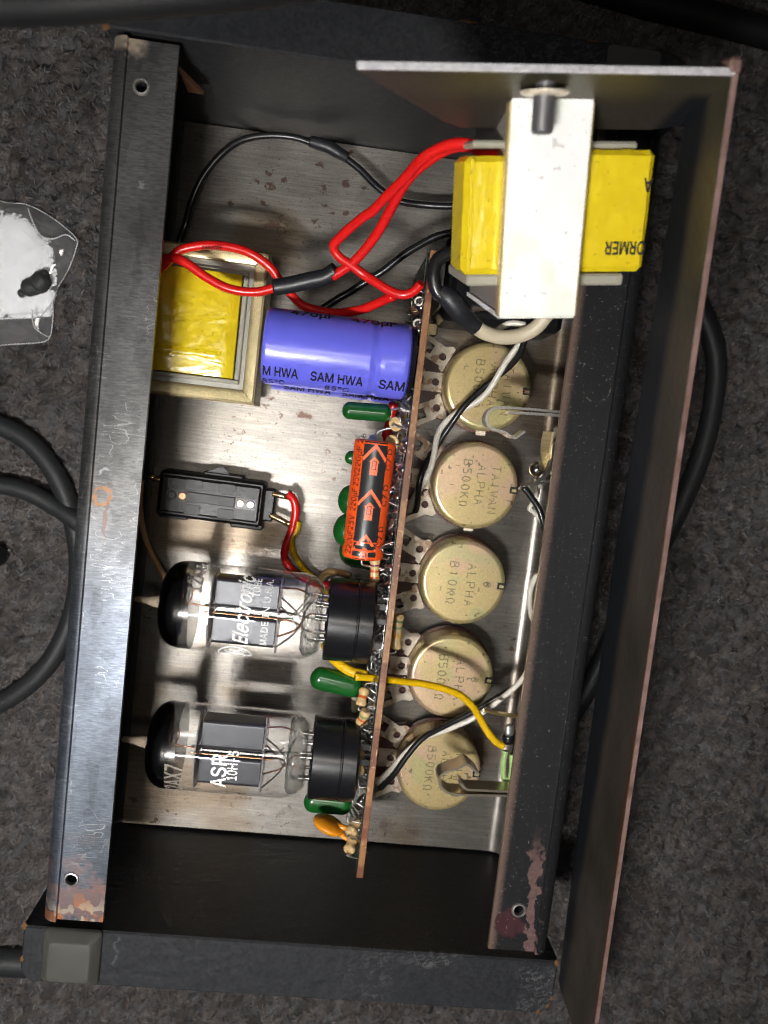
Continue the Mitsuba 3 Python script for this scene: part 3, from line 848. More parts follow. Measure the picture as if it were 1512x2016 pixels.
# ------------------------------------------------------------------ vacuum tubes in their sockets
def vtube(label, y, slabel, tip_px, rows, ghost, monogram):
    z, R = 38.0, 10.7
    x_dome, x_base = -44.9, -5.2
    t = thing('vacuum_tube', label, 'vacuum tube', 'clear glass tubes plugged into the board')
    o = (x_dome, y, z)
    L = x_base - x_dome
    dome = [(R * (1 - (1 - q) ** 2.7) ** (1 / 2.2), 7.0 * q ** 1.25) for q in np.linspace(.012, 1, 18)]
    prof = dome + [(R, 14), (R, L - 11.5), (R - .12, L - 8), (R - .05, L - 5.2), (R - .7, L - 2.6), (R - 2.0, L - .8), (R - 3.2, L)]
    part(t, 'envelope', lathe(prof, 96, o, (1, 0, 0)), 'm_glass', True)
    # getter flash: dark mirror inside the dome with a ragged rim
    n = 96
    k = np.arange(n) * 2 * np.pi / n
    gp = [(r * .985, h + .12) for r, h in prof if h < 5.6]
    g = lathe(gp, n, o, (1, 0, 0))
    edge = max(h for _, h in gp)
    v = np.array(g.vertices)
    ring = np.abs(v[:, 0] - (o[0] + edge)) < 1e-3
    an = np.arctan2(v[ring, 1] - y, v[ring, 2] - z)
    v[ring, 0] += .4 + .25 * np.sin(an * 2 + 1) + .15 * np.sin(an * 7)
    rr = np.hypot(v[ring, 1] - y, v[ring, 2] - z)
    v[ring, 1] = y + (v[ring, 1] - y) / rr * R * .985
    v[ring, 2] = z + (v[ring, 2] - z) / rr * R * .985
    g.vertices = v
    part(t, 'getter_mirror', g, 'm_getter', True)
    rim = [(R * (1 - (1 - q) ** 2.7) ** (1 / 2.2) * .983, 7.0 * q ** 1.25 + .1) for q in np.linspace(.68, 1, 8)] + [(R * .983, 8.3)]
    part(t, 'getter_haze', lathe(rim, n, o, (1, 0, 0)), 'm_haze', True)
    part(t, 'tip', lathe([(.3, -6.6), (.7, -6.3), (.8, -5.0), (.9, -3.4), (1.3, -2.0), (1.5, -.8), (1.9, .3)], 20, o, (1, 0, .06)), 'm_tipglass', True)
    # electrodes
    zz = z
    for dy, nm in ((4.5, 'anode'), (-4.5, 'anode')):
        a = ext(sbox(-2.6, -2.5, 2.6, 2.5).buffer(.9), 15.0)
        part(t, nm, placed(a, frame_from((1, 0, 0)), (x_dome + 13.4, y + dy, zz)), 'm_anode', 30)
    for xm in (12.6, 28.8):
        part(t, 'mica', lathe([(0, 0), (R - .9, 0), (R - .9, .35), (0, .35)], 14, (x_dome + xm, y, zz), (1, 0, 0)), 'm_mica', False)
    for q in (-.9, .9):
        part(t, 'grid_rod', tube([(x_dome + 11.0, y + q, zz + 2.2), (x_dome + 31.0, y + q, zz + 2.2)], .28, 8, False), 'm_copper' if q < 0 else 'm_anode', True)
    gs = [placed(trimesh.creation.torus(2.3, .18, 24, 8), frame_from((1, 0, .35)), (x_dome + 6.8, y + 3.2, zz + 3.0)), tube([(x_dome + 6.8, y + 1.2, zz + 3.2), (x_dome + 12.6, y + .6, zz + 3.0)], .2, 6, False)]
    part(t, 'getter_ring', gs, 'm_copper', True)
    r3 = np.random.default_rng(3)
    for q in range(9):
        a0 = q * 2 * math.pi / 10 + .3
        e = np.array([x_base - .5, y + 5.6 * math.sin(a0), zz + 5.6 * math.cos(a0)])
        s = np.array([x_dome + 29.2, y + r3.uniform(-7, 7), zz + r3.uniform(-2, 5.5)])
        part(t, 'pin_wire', tube([s, (s * .6 + e * .4) + r3.normal(0, .6, 3), e - [3, 0, 0], e], .2, 6), 'm_copper' if q % 3 == 0 else 'm_leadwire', True)
        part(t, 'pin', tube([e - [1.4, 0, 0], e + [5, 0, 0]], .5, 8, False), 'm_leadwire', True)
    bead = lathe([(0, 0), (8.2, .2), (9.6, 1.2), (9.2, 3.2), (7.6, 4.8), (0, 4.8)], 48, (x_base - 5.2, y, zz), (1, 0, 0))
    part(t, 'glass_button', bead, 'm_buttonglass', True)
    ms = []
    for s, h, x, ang, bold, shear, width in rows:
        ms.append(wrap(s, h, R, o, (1, 0, 0), ang, x - x_dome, True, bold, .06, shear, 1, width))
    part(t, 'print', ms, 'm_tubeink', False)
    ms = [wrap(s, h, R, o, (1, 0, 0), ang, x - x_dome, True, True, .06, 0, 1, width) for s, h, x, ang, width in ghost]
    part(t, 'faded_print', ms, 'm_tubeghost', False)
    if monogram:
        cx_, ca = monogram
        lines = [[(3.3 * math.cos(a), 3.3 * math.sin(a)) for a in np.linspace(0, 2 * math.pi, 40)],
                 [(.1 + (.35 + .055 * k) * math.cos(a), -.9 + (.35 + .055 * k) * math.sin(a)) for k, a in enumerate(np.linspace(0, 4 * math.pi, 24))],
                 [(-.2 + (.3 + .05 * k) * math.cos(-a + 2), 1.0 + (.3 + .05 * k) * math.sin(-a + 2)) for k, a in enumerate(np.linspace(0, 3.6 * math.pi, 24))],
                 [(-1.9, 1.7), (-1.2, .2), (-.3, -.2), (.8, .6), (1.7, .3)], [(1.9, -1.6), (1.2, -2.0), (.2, -2.2), (-1.0, -1.8), (-1.9, -1.2)], [(-1.0, 2.3), (0, 1.9), (1.1, 2.2), (2.1, 1.3)]]
        mm = []
        for ln in lines:
            sp = spline(ln, 3)
            P = [(cx_ + a * 1.2, y + (R + .08) * math.sin(math.radians(ca) + 1.2 * b / R), zz + (R + .08) * math.cos(math.radians(ca) + 1.2 * b / R)) for a, b in sp]
            mm.append(tube(P, .2, 6, False))
        part(t, 'monogram', mm, 'm_tubeink', True)
    s = thing('tube_socket', slabel, 'tube socket', 'black tube sockets on the board')
    part(s, 'body', lathe([(0, .6), (7.6, .6), (7.9, 0), (9.9, 0), (10.25, .35), (10.25, 7.0), (10.0, 7.25), (10.0, 7.45), (10.3, 7.7), (10.3, 11.0), (9.4, 11.6), (0, 11.6)], 72, (-4.3, y, z), (1, 0, 0)), 'm_bakelite', 25)
    for q in range(9):
        a0 = q * 2 * math.pi / 10 + .3
        part(s, 'terminal', bx(7.2, BX + .1, y + 6 * math.sin(a0) - .7, y + 6 * math.sin(a0) + .7, z + 6 * math.cos(a0) - .25, z + 6 * math.cos(a0) + .25, .1), 'm_solder', False)
    return t


plastic('m_tipglass', (.24, .19, .14), .15, .6, coat=.6)
scene['m_buttonglass'] = {'type': 'blendbsdf', 'weight': .16, 'bsdf_0': {'type': 'thindielectric', 'int_ior': 1.5}, 'bsdf_1': {'type': 'twosided', 'bsdf': {'type': 'principled', 'base_color': rgb(.09, .10, .095), 'roughness': .12, 'specular': .6}}}
vtube('upper vacuum tube with white script lettering and an oval monogram', -35.0, 'black round socket of the upper tube', None,
      [('Electronic', 3.5, -22.4, -36, True, .3, 18.0), ('TUBE', 1.7, -20.6, 30, True, 0, 5.4), ('MADE IN U.S.A.', 1.6, -17.9, -34, False, 0, 17.4)],
      [('12AX7A', 3.2, -34.2, 28, 12)], (-25.4, -63))
vtube('lower vacuum tube with short block lettering', -70.6, 'black round socket of the lower tube', None,
      [('ASR', 3.5, -24.2, -34, True, 0, 9.2), ('10H-5', 2.4, -21.6, -20, True, 0, 7.6)], [('12AX7', 4.0, -34.6, -62, 11)], None)


# ------------------------------------------------------------------ potentiometers
def pot(label, y, rows, group):
    t = thing('potentiometer', label, 'potentiometer', group)
    x, zt, R = 33.5, 12.0, 12.2
    pl = Point(0, 0).buffer(R, 48).difference(sbox(R - 2.0, -.9, R + 1, .9))
    prof = [(R - .05, 3.0), (R, 3.2), (R, zt - 1.3), (R - .25, zt - .55), (R - .8, zt - .12), (R - 1.4, zt)]
    m = lathe(prof, 96, (x, y, 0))
    cap = ext(Point(0, 0).buffer(R - 1.4, 24).difference(sbox(R - 2.4, -1.0, R + 1, 1.0)), .6, zt - .6)
    part(t, 'can', [m, placed(cap, np.eye(3), (x, y, 0))], 'm_pot', 40)
    part(t, 'notch', bx(x + R - 2.3, x + R - .2, y - .95, y + .95, zt - 1.0, zt - .0 + .04, .1), 'm_blackmetal', False)
    part(t, 'notch_tab', bx(x + R - 1.9, x + R - .5, y - .55, y + .35, zt - .5, zt + .12, .1), 'm_copper' if y > 20 else 'm_brass', False)
    part(t, 'wafer', ext(affinity.translate(Point(0, 0).buffer(R + .6, 40).union(Polygon([(-R + 2, -10.5), (-R + 2, 10.5), (-R - 5.5, 8.8), (-R - 5.5, -8.8)])), x, y), 1.6, 2.6), 'm_phenolic', 30)
    part(t, 'foot_tab', bx(x - .6, x + 2.2, y - R - 1.3, y - R + .4, 4.6, 5.2, .1), 'm_tinned', False)
    part(t, 'bushing', lathe([(0, .02), (6, .02), (6, 2.6), (0, 2.6)], 24, (x, y, 0)), 'm_tinned', 30)
    for a, o in ((-27, 7.2), (0, 0), (27, -7.2)):
        q = Polygon([(-10.6, -2.6), (-9.8, -2.9), (-3.0, -2.7), (-1.3, -3.9), (-.2, -3.7), (0, 3.6), (-1.4, 3.4), (-1.6, 2.6), (-9.8, 2.9), (-10.6, 2.6)]) if a else Polygon([(-10.6, -2.7), (0, -2.7), (0, 2.7), (-10.6, 2.7)])
        if a < 0:
            q = affinity.scale(q, 1, -1, origin=(0, 0))
        q = q.difference(Point(-2.2, 0).buffer(1.05, 12)).difference(sbox(-8.2, -1.1, -6.0, 1.1).buffer(.3))
        q = affinity.translate(affinity.rotate(q, a, origin=(0, 0)), x - R + .6 + (.9 if a else 0), y + o * .86)
        q = q.intersection(sbox(BX + 1.9, -200, 60, 200))
        part(t, 'terminal', ext(q, .5, 5.0 + (.1 if a else 0)), 'm_tinned', 30)
        for s in (-1, 1):
            if a == 0 or s * a < 0:
                continue
            m = ball(1.0, (0, 0, 0), 1, (1.7, .95, .5))
            part(t, 'crimp', placed(m, rotm([0, 0, 1], a), (x - R - 2.6, y + o * 1.45, 4.9)), 'm_phenolic', True)
    ms = []
    for s, cx_, h, yo, pitch in rows:
        ms.append(stamped(s, h, (x + cx_, y + yo, zt + .02), (0, -1, 0), (1, 0, 0), pitch))
    part(t, 'stamp', ms, 'm_groove', False)


R3 = [('TAIWAN', 4.2, 2.3, 6.1, 2.35), ('ALPHA', .2, 2.3, 6.0, 2.4), ('B500KΩ', -4.0, 2.3, 7.0, 2.3)]
G = 'potentiometers in a row along the right side'
pot('uppermost potentiometer with the twisted wires lying across it', 27.9, R3, G)
pot('second potentiometer from the top stamped with three lines', .3, R3, G)
pot('middle potentiometer stamped B10KΩ', -27.1, [('@', 6.0, 1.7, .6, 2), ('ALPHA', .9, 2.4, 5.4, 2.6), ('B10KΩ', -4.3, 2.4, 5.6, 2.6)], G)
pot('fourth potentiometer with the yellow wire crossing it', -54.6, [('@', 6.0, 1.7, .4, 2), ('ALPHA', 1.2, 2.4, 5.4, 2.6), ('B500KΩ', -4.0, 2.4, 6.2, 2.3)], G)
pot('lowest potentiometer with a spring contact hooked over it', -82.6, R3, G)

# ------------------------------------------------------------------ left transformer (in the box)
t = thing('transformer', 'yellow taped transformer in a brass coloured frame under the left rail', 'transformer')
x0, x1, y0, y1 = -59.6, -28.3, 15.2, 53.6
zt = 24.0
ringp = sbox(x0, y0, x1, y1)
part(t, 'core', ext(ringp.buffer(-1.0).difference(sbox(x0 + 5.5, y0 + 5.4, x1 - 5.4, y1 - 5.4)), 14, zt - 15.2), 'm_lamination', False)
bars = []
for a, b in (((x0, y0), (x1, y0)), ((x1, y0), (x1, y1)), ((x1, y1), (x0, y1))):
    a, b = np.array(a), np.array(b)
    d = (b - a) / np.linalg.norm(b - a)
    nrm = np.array([-d[1], d[0]])
    W_ = 3.5
    secs = [(0, zt - 16), (0, zt - 1.0), (.25, zt - .3), (.8, zt), (W_ - .9, zt - .1), (W_ - .25, zt - .35), (W_, zt - .8), (W_, zt - 2.0)]
    ends = []
    for e, sg in ((a, 1), (b, -1)):
        ends.append([np.r_[e + nrm * w + d * sg * (w if True else 0) + d * sg * .06, z] for w, z in secs])
    n = len(secs)
    v = np.array(ends[0] + ends[1])
    f = []
    for i in range(n):
        j = (i + 1) % n
        f += [(i, j, n + j), (i, n + j, n + i)]
    f += [(0, i, i + 1) for i in range(1, n - 1)] + [(n, n + i + 1, n + i) for i in range(1, n - 1)]
    m = trimesh.Trimesh(v, np.array(f), process=False)
    trimesh.repair.fix_normals(m)
    part(t, 'frame_bar', m, 'm_brass', 25)
yb = [-34.2, -57.0, 20.9, 47.2]
part(t, 'bobbin', cat_([bx(-57.5, -32.9, 19.9, 21.0, 4, zt + .6, .2), bx(-57.5, -32.9, 47.2, 48.3, 4, zt + .6, .2), bx(-34.2, -32.9, 21, 47.3, 4, zt + .2, .2)]), 'm_bobbin', False)
g = np.meshgrid(np.linspace(-58, -34.3, 40), np.linspace(21.2, 47.0, 40), indexing='ij')
gp = np.c_[g[0].ravel(), g[1].ravel()]
hh = 27.6 - .9 * np.abs((gp[:, 1] - 34) / 13) ** 4 - 1.2 * np.clip((gp[:, 0] + 38) / 3.7, 0, 1) ** 2 + .35 * (meshkit.fbm(np.c_[gp * .35, np.zeros(len(gp))], 3, 4) - .5)
dd = (gp[:, 0] + 50.5 + .15 * (gp[:, 1] - 25))
hh += .5 * np.exp(-(np.abs(gp[:, 1] - 26.4) / .5) ** 2) * (gp[:, 0] < -38) + .45 / (1 + np.exp(dd * 3)) * .8
i = np.arange(1600).reshape(40, 40)
a, b, c, d = i[:-1, :-1].ravel(), i[1:, :-1].ravel(), i[1:, 1:].ravel(), i[:-1, 1:].ravel()
topm = trimesh.Trimesh(np.c_[gp, hh], np.vstack([np.c_[a, b, c], np.c_[a, c, d]]), process=False)
part(t, 'winding', cat_([topm]), 'm_tape', True)
part(t, 'winding_side', bx(-58, -34.35, 21.25, 46.95, 3, 26.0, .8), 'm_tape', 30)

# ------------------------------------------------------------------ slide switch
t = thing('slide_switch', 'black plastic slide switch with four metal pins on the panel', 'switch')
SW = np.array([-39.1, -11.6, 0])
RS = rotm([0, 0, 1], -1.2)
sp = lambda m: placed(m, RS, SW)
part(t, 'body', [sp(bx(-14.4, 14.6, -6.2, 6.4, 0, 9.4, .8)), sp(bx(-13.6, 13.6, -4.9, 5.1, 9.0, 10.6, .5)), sp(bx(-14.0, -6.0, -7.0, -5.5, 2, 7, .3)), sp(bx(6.0, 15.0, -7.2, -5.6, 2, 7.5, .3)), sp(bx(-3, 8, 5.6, 7.3, 2, 7.5, .3)), sp(bx(14, 17.5, -4.6, 4.6, 2, 6.5, .5))], 'm_switch', 30)
part(t, 'centre_bar', sp(bx(-6.6, 6.8, -1.3, 1.4, 10.4, 11.1, .15)), 'm_switchpad', False)
for xx in (-4.6, 4.6):
    for yy in (-3.4, 3.5):
        part(t, 'pad', sp(placed(ext(sbox(-1.5, -.55, 1.5, .55).buffer(.75), .5), np.eye(3), (xx, yy, 10.5))), 'm_switchpad', 30)
for xx, mt in ((-10.2, 'm_switchpad'), (-7.4, 'm_copper'), (8.4, 'm_tinned'), (11.2, 'm_leadwire')):
    part(t, 'pin', sp(lathe([(0, .75), (.9, .75), (1.15, .5), (1.15, 0)][::-1], 20, (xx, .0, 10.5))), mt, 30)
part(t, 'recess', sp(cat_([bx(-11.8, -6.0, -1.6, 1.6, 10.4, 10.75, .05), bx(7.0, 12.8, -1.6, 1.6, 10.4, 10.75, .05)])), 'm_bakelite', False)
part(t, 'cover_flap', sp(placed(ext(Polygon([(-4, 0), (2.2, 3.0), (5, 0)]), .3), rotm([1, 0, 0], 25), (0, 6.6, 6.5))), 'm_film', False)
for nm, p in (('lug', [(16.5, 3.4, 6), (18.2, 3.3, 6.2), (21.2, 3.0, 6.6)]), ('lug', [(16.5, -2.6, 6), (19.0, -3.4, 6.2), (22.4, -4.6, 6.6)]), ('lug', [(-14, 3.2, 6), (-17, 3.4, 6.2)])):
    q = [RS @ np.array(v) + SW for v in p]
    k = part(t, nm, tube(q, [.8, .9, .75], 8), 'm_gold', True)
    part(k, 'solder', ball(1.0, q[-1] + [-.2, .3, .3], 2, (1.3, .8, .7)), 'm_gold' if nm == 'lug' else 'm_solder', True)

# ------------------------------------------------------------------ black panel socket under the hanging transformer
t = thing('panel_socket', 'black plastic socket block in the upper right corner of the panel', 'socket')
part(t, 'housing', [bx(16.8, 50.2, 43.5, 66, 0, 19, 1.6), bx(19, 48, 46, 64, 18.5, 22, 1.2)], 'm_bakelite', 30)
part(t, 'clip', bx(16.2, 16.8, 46, 60, 4, 21, .1), 'm_steel', False)
part(t, 'ring', placed(trimesh.creation.torus(1.6, .4, 24, 8), np.eye(3), (21.5, 46.9, 22.2)), 'm_switch', True)
part(t, 'bracket_foot', bx(12.3, 18.5, 40.6, 44.0, .1, 5, .3), 'm_brass', False)

# ------------------------------------------------------------------ lid standing over the box, with its transformer
LM = np.array([[0.9907, -0.1234, 0.0574], [0.1344, 0.9534, -0.2702], [-0.0214, 0.2754, 0.9611]])
LP = np.array([51.03, 77.35, 100.0])
lt = lambda m: placed(m, LM, LP)
lp = lambda *q: LM @ np.array(q, float) + LP
t = thing('lid', 'bent steel lid panel standing over the right side of the box', 'lid')
nseg = 60
yy = np.linspace(.4, -245, nseg)
dep = np.interp(yy, [-245, -180, -100, 0], [-29, -28, -25.5, -16.5])
prof_n = 7
secs = []
for y_, h in zip(yy, dep):
    lowb = [(-.2, h + 3.0), (.0, h + 1.2), (.45, h + .3), (1.3, h)]
    secs.append([(0, 0), (0, h / 2)] + lowb + [(1.4, h + 1.1), (1.25, h + 2.5), (1.15, h / 2), (1.15, 0)])
V = np.array([[(x_, y_, w) for x_, w in s] for s, y_ in zip(secs, yy)])
n = V.shape[1]
f = []
for i in range(nseg - 1):
    for j in range(n):
        k = (j + 1) % n
        f += [(i * n + j, i * n + k, (i + 1) * n + k), (i * n + j, (i + 1) * n + k, (i + 1) * n + j)]
f += [(0, j + 1, j) for j in range(1, n - 1)] + [((nseg - 1) * n, (nseg - 1) * n + j, (nseg - 1) * n + j + 1) for j in range(1, n - 1)]
m = trimesh.Trimesh(V.reshape(-1, 3), np.array(f), process=False)
trimesh.repair.fix_normals(m)
part(t, 'long_wall', lt(m), 'm_lid', 25)
part(t, 'cut_edge', lt(cat_([bx(.15, 1.2, -245, .4, -.02, .3, .08)])), 'm_lidedge', False, label='pinkish cut edge of the long wall')
fl_ = ext(Polygon([(-62.1, 0), (.6, 0), (.6, -21), (-4, -23), (-41, -23), (-45, -20)]), 1.15)
fl_ = placed(fl_, np.array([[1, 0, 0], [0, 0, 1], [0, 1, 0]]), (0, 0, 0))
fl_ = mapped(fl_, lambda v: v @ rotm([1, 0, 0], -18).T)
fl_.faces = np.array(fl_.faces)[:, ::-1]
part(t, 'end_flange', lt(fl_), 'm_lid', False)
part(t, 'flange_edge', lt(mapped(bx(-62.1, .6, -.0, 1.2, -.05, .5, .1), lambda v: v @ rotm([1, 0, 0], -18).T)), 'm_brightedge', False, label='bright bare edge of the end flange')
part(t, 'corner_ear', lt(bx(-.6, 1.6, .2, 2.8, -5, .6, .5)), 'm_lidedge', 30)
part(t, 'bolt', lt(lathe([(0, -8.9), (1.5, -8.9), (1.85, -8.4), (1.85, .5), (0, .5)], 28, (-30.1, 0, -4.4), (0, 1, 0))), 'm_bolt', 30)
part(t, 'washer', lt(lathe([(1.9, -3.0), (3.6, -2.9), (4.2, -2.5), (4.2, -2.2), (1.9, -2.2)], 32, (-30.1, 0, -4.4), (0, 1, 0))), 'm_tinned', 30)

t = thing('transformer', 'transformer with bright metal strap and yellow tape bolted to the lid', 'transformer')
bxl, bxr = -34.5, -20.0
sec = [(-41.0, -44), (-41.0, -10.2), (-40.8, -9.4), (-40.2, -9.0), (-3.2, -9.0), (-2.6, -8.7), (-2.3, -8.0), (-2.3, -1.6)]
p = np.array(sec)
q = p + np.array([[.9, 0], [.9, -.6], [.7, -.8], [.2, -.9], [0, -.9], [-.35, -.75], [-.75, -.3], [-.85, 0]]) * np.array([1, 1])
poly = Polygon(np.vstack([p, q[::-1]])).buffer(0)
strap = trimesh.creation.extrude_polygon(poly, bxr - bxl, engine='earcut')
strap = mapped(strap, lambda v: np.c_[bxl + v[:, 2], v[:, 0], v[:, 1]])
part(t, 'strap', lt(strap), 'm_zinc', 30)
part(t, 'strap_lip', lt(cat_([bx(bxl - .5, bxl + .35, -40.4, -3.4, -11.5, -9.25, .2), bx(bxr - .35, bxr + .5, -40.4, -3.4, -11.5, -9.25, .2)])), 'm_brass', 30)
part(t, 'core', lt(bx(bxl + .2, bxr - .2, -39.9, -3.3, -42, -9.95, .2)), 'm_lamination', False)


def wrinkled(m):
    m = m.subdivide_to_size(.9, max_iter=8)
    v = np.array(m.vertices)
    n_ = meshkit.fbm(v * [.35, .18, .35] + 7, 3, 12) - .5
    c_ = v.mean(0)
    d_ = v - c_
    v = v + d_ / np.linalg.norm(d_, axis=1, keepdims=True) * n_[:, None] * .5
    return lt(trimesh.Trimesh(v, m.faces, process=True))


part(t, 'winding_core', lt(bx(-39.5, -9.5, -32, -12.8, -37, -13.2, .6)), 'm_lamination', 30)
wl = []
for xa, xb, ya, yb_, tw in ((-41.8, -33.6, -33.0, -12.2, -12.2), (-21.0, -6.1, -32.6, -10.9, -12.4)):
    wl.append(wrinkled(bx(xa, xb, ya, yb_, -25 if xa < -30 else -36, tw, 1.0)))
part(t, 'winding', wl[0], 'm_tape', 45)
part(t, 'winding', wl[1], 'm_tape', 45)
part(t, 'tape_seam', lt(bx(-40.9, -40.1, -32.7, -12.6, -14, -11.95, .12)), 'm_tape', False)
for nm, ya, yb_ in (('bobbin_flange', -10.8, -9.5), ('bobbin_flange', -35.3, -33.1)):
    part(t, nm, lt(bx(-40.3, -9.2, ya, yb_, -36, -14.0, .4)), 'm_bobbin', 30)
ms = []
for s_, xe, yc in (('ORMER', -14.2, -28.2), ('A', -8.0, -17.0)):
    g = text(s_, 2.3, .05, True)
    v = np.array(g.vertices)
    w = v[:, 0].max()
    ms.append(lt(trimesh.Trimesh(np.c_[xe + (w - v[:, 0]) * (8.0 / w if s_ == 'ORMER' else .8), yc + 1.15 - v[:, 1], -12.1 + v[:, 2]], g.faces, process=False)))
part(t, 'print', ms, 'm_ink', False)

# ------------------------------------------------------------------ wires


def px(*pts):
    return [at(*p) for p in pts]


def wire(name, label, pts, r, mat, cat='wire', group=None, seg=10):
    t = thing(name, label, cat, group)
    p = spline(pts, 8)
    w = np.stack([meshkit.noise(p * .22, s_) - .5 for s_ in (3, 4, 5)], 1) * .5 * r
    w[:1] = w[-1:] = 0
    rr = r * (1 + .10 * (meshkit.noise(p * .5, 9) - .5))
    part(t, 'insulation', tube(p + w, rr, seg, False), mat, True)
    return t


wire('wire', 'red wire with a sharp kink running from the lid transformer to the board', px((990, 310, 78), (945, 290, 76), (895, 283, 74), (840, 305, 70), (800, 345, 64), (752, 395, 57), (700, 440, 50), (668, 466, 46), (656, 484, 44), (668, 506, 43), (715, 537, 42), (757, 568, 43), (790, 580, 44), (812, 576, 44.5), (829, 558, 45)), 1.1, 'm_red')
t = thing('wire', 'red wire with a black sleeve joining the two transformers', 'wire')
part(t, 'insulation', tube(px((985, 318, 76), (930, 290, 74), (885, 292, 71), (838, 320, 67), (800, 358, 61), (770, 410, 54), (742, 460, 48), (700, 512, 43), (655, 545, 40)), 1.12), 'm_red', True)
part(t, 'insulation', tube(px((545, 566, 37), (500, 575, 36), (450, 568, 36), (405, 545, 36), (365, 517, 36), (335, 508, 35), (300, 525, 34)), 1.1), 'm_red', True)
part(t, 'sleeve', tube(px((538, 566, 37), (570, 561, 37.3), (605, 553, 38), (640, 545, 39), (662, 531, 40)), [1.9, 2.0, 2.0, 1.95, 1.9], 14), 'm_shrink', True)
t = wire('wire', 'red wire looping over the left transformer and on to the board', px((298, 545, 33), (325, 520, 34), (355, 493, 35), (395, 483, 35), (440, 484, 34), (490, 497, 33), (530, 525, 32), (560, 565, 31), (592, 597, 31), (640, 613, 32), (690, 614, 34), (740, 598, 38), (775, 583, 42)), 1.1, 'm_red')
a_, b_ = at(398, 489, 36.3), at(445, 488, 36.3)
d_ = (b_ - a_) / np.linalg.norm(b_ - a_)
part(t, 'print', placed(text('MANAI', 1.0, .05), np.stack([d_, np.cross([0, 0, 1.0], d_), [0, 0, 1.0]], 1), a_ + [0, -.5, 0]), 'm_ink', False)
wire('wire', 'short red wire behind the orange capacitor', px((775, 793, 25), (768, 830, 24), (757, 870, 23), (750, 905, 22)), 1.2, 'm_red')
t = thing('wire', 'black wire with a swollen sleeve curving along the upper wall', 'wire')
part(t, 'insulation', tube(px((338, 560, 4), (345, 510, 5), (355, 470, 6), (366, 440, 7), (378, 395, 7), (402, 345, 8), (440, 300, 9), (480, 275, 9), (530, 267, 9), (580, 271, 9), (620, 284, 9)), .95), 'm_black', True)
part(t, 'insulation', tube(px((675, 307, 8), (710, 335, 8), (745, 370, 8), (785, 395, 8), (830, 403, 8), (880, 406, 9), (935, 404, 10)), .95), 'm_black', True)
part(t, 'sleeve', tube(px((610, 278, 9), (630, 284, 9), (650, 291, 9), (666, 301, 9), (684, 311, 8.5)), [1.5, 1.75, 1.8, 1.6, 1.4], 14), 'm_shrink', True)
wire('wire', 'glossy black wire running from under the lid transformer behind the blue capacitor', px((935, 462, 22), (895, 458, 22), (850, 470, 21), (800, 497, 20), (750, 535, 18), (700, 568, 16), (660, 592, 15), (615, 620, 14)), .95, 'm_black')
t = thing('cable', 'thick black sleeved lead becoming a beige cable beside the uppermost potentiometer', 'cable')
part(t, 'sheath', tube(px((925, 492, 47), (888, 497, 47), (861, 513, 47), (853, 543, 47), (861, 575, 46.5), (880, 592, 46)), 1.55, 12), 'm_black', True)
part(t, 'sleeve', tube(px((865, 573, 46), (885, 588, 46), (903, 610, 45), (922, 632, 43), (938, 645, 42)), [1.9, 2.5, 2.6, 2.2, 2.0], 16), 'm_shrink', True)
part(t, 'core', tube(px((930, 638, 42), (955, 655, 41), (990, 664, 40), (1025, 660, 40), (1055, 645, 41), (1080, 615, 43)), 1.75, 14), 'm_beige', True)
wire('wire', 'short white wire under the strap of the hanging transformer', px((930, 607, 34), (955, 605, 35), (985, 598, 37), (1015, 585, 40)), .8, 'm_white')
wire('wire', 'thin white wire arching beside the beige cable', px((975, 655, 34), (990, 643, 36), (1010, 636, 37), (1035, 640, 38)), .8, 'm_white')


def twisted(pts, lab, pitch, r, ph, off):
    p = spline(pts, 14)
    s = np.r_[0, np.cumsum(np.linalg.norm(np.diff(p, axis=0), axis=1))]
    tan = np.gradient(p, axis=0)
    tan /= np.linalg.norm(tan, axis=1, keepdims=True)
    u = np.cross(tan, [0, 0, 1.0])
    u /= np.linalg.norm(u, axis=1, keepdims=True)
    w = np.cross(u, tan)
    for k, (mat, l) in enumerate(lab):
        a = s / pitch * 2 * np.pi + ph + math.pi * k
        q = p + off * (np.cos(a)[:, None] * u + np.sin(a)[:, None] * w)
        t = thing('wire', l, 'wire')
        part(t, 'insulation', tube(q, r, 9, False), mat, True)


twisted(px((1045, 640, 30), (1020, 690, 26), (985, 735, 22), (945, 778, 20), (905, 810, 19), (872, 848, 18), (852, 895, 19), (834, 940, 21), (822, 975, 18), (812, 1005, 14)), [('m_black', 'black wire of the twisted pair lying across the uppermost potentiometer'), ('m_white', 'white wire of the twisted pair lying across the uppermost potentiometer')], 26, .82, .6, .85)
twisted(px((1050, 1310, 24), (1028, 1340, 22), (985, 1373, 20), (930, 1408, 19), (880, 1432, 19), (835, 1452, 20), (800, 1485, 21), (772, 1520, 23), (744, 1548, 26)), [('m_white', 'white wire of the twisted pair above the lowest potentiometer'), ('m_black', 'black wire of the twisted pair above the lowest potentiometer')], 60, .78, .3, .8)
wire('wire', 'black wire soldered beside the second potentiometer and going under the right rail', px((1031, 960, 28), (1043, 972, 28), (1058, 995, 28), (1068, 1025, 28), (1075, 1060, 27)), .85, 'm_black')
wire('wire', 'thin white wire bending under the right rail beside the second potentiometer', px((1062, 948, 20), (1056, 978, 20), (1043, 1000, 20), (1050, 1008, 20), (1062, 1020, 21), (1072, 1042, 22), (1082, 1075, 22)), .6, 'm_white')
wire('wire', 'piece of white wire showing at the edge of the right rail beside the middle potentiometer', px((1056, 1130, 24), (1046, 1155, 22), (1043, 1180, 22), (1046, 1210, 24), (1052, 1225, 26)), .75, 'm_white')
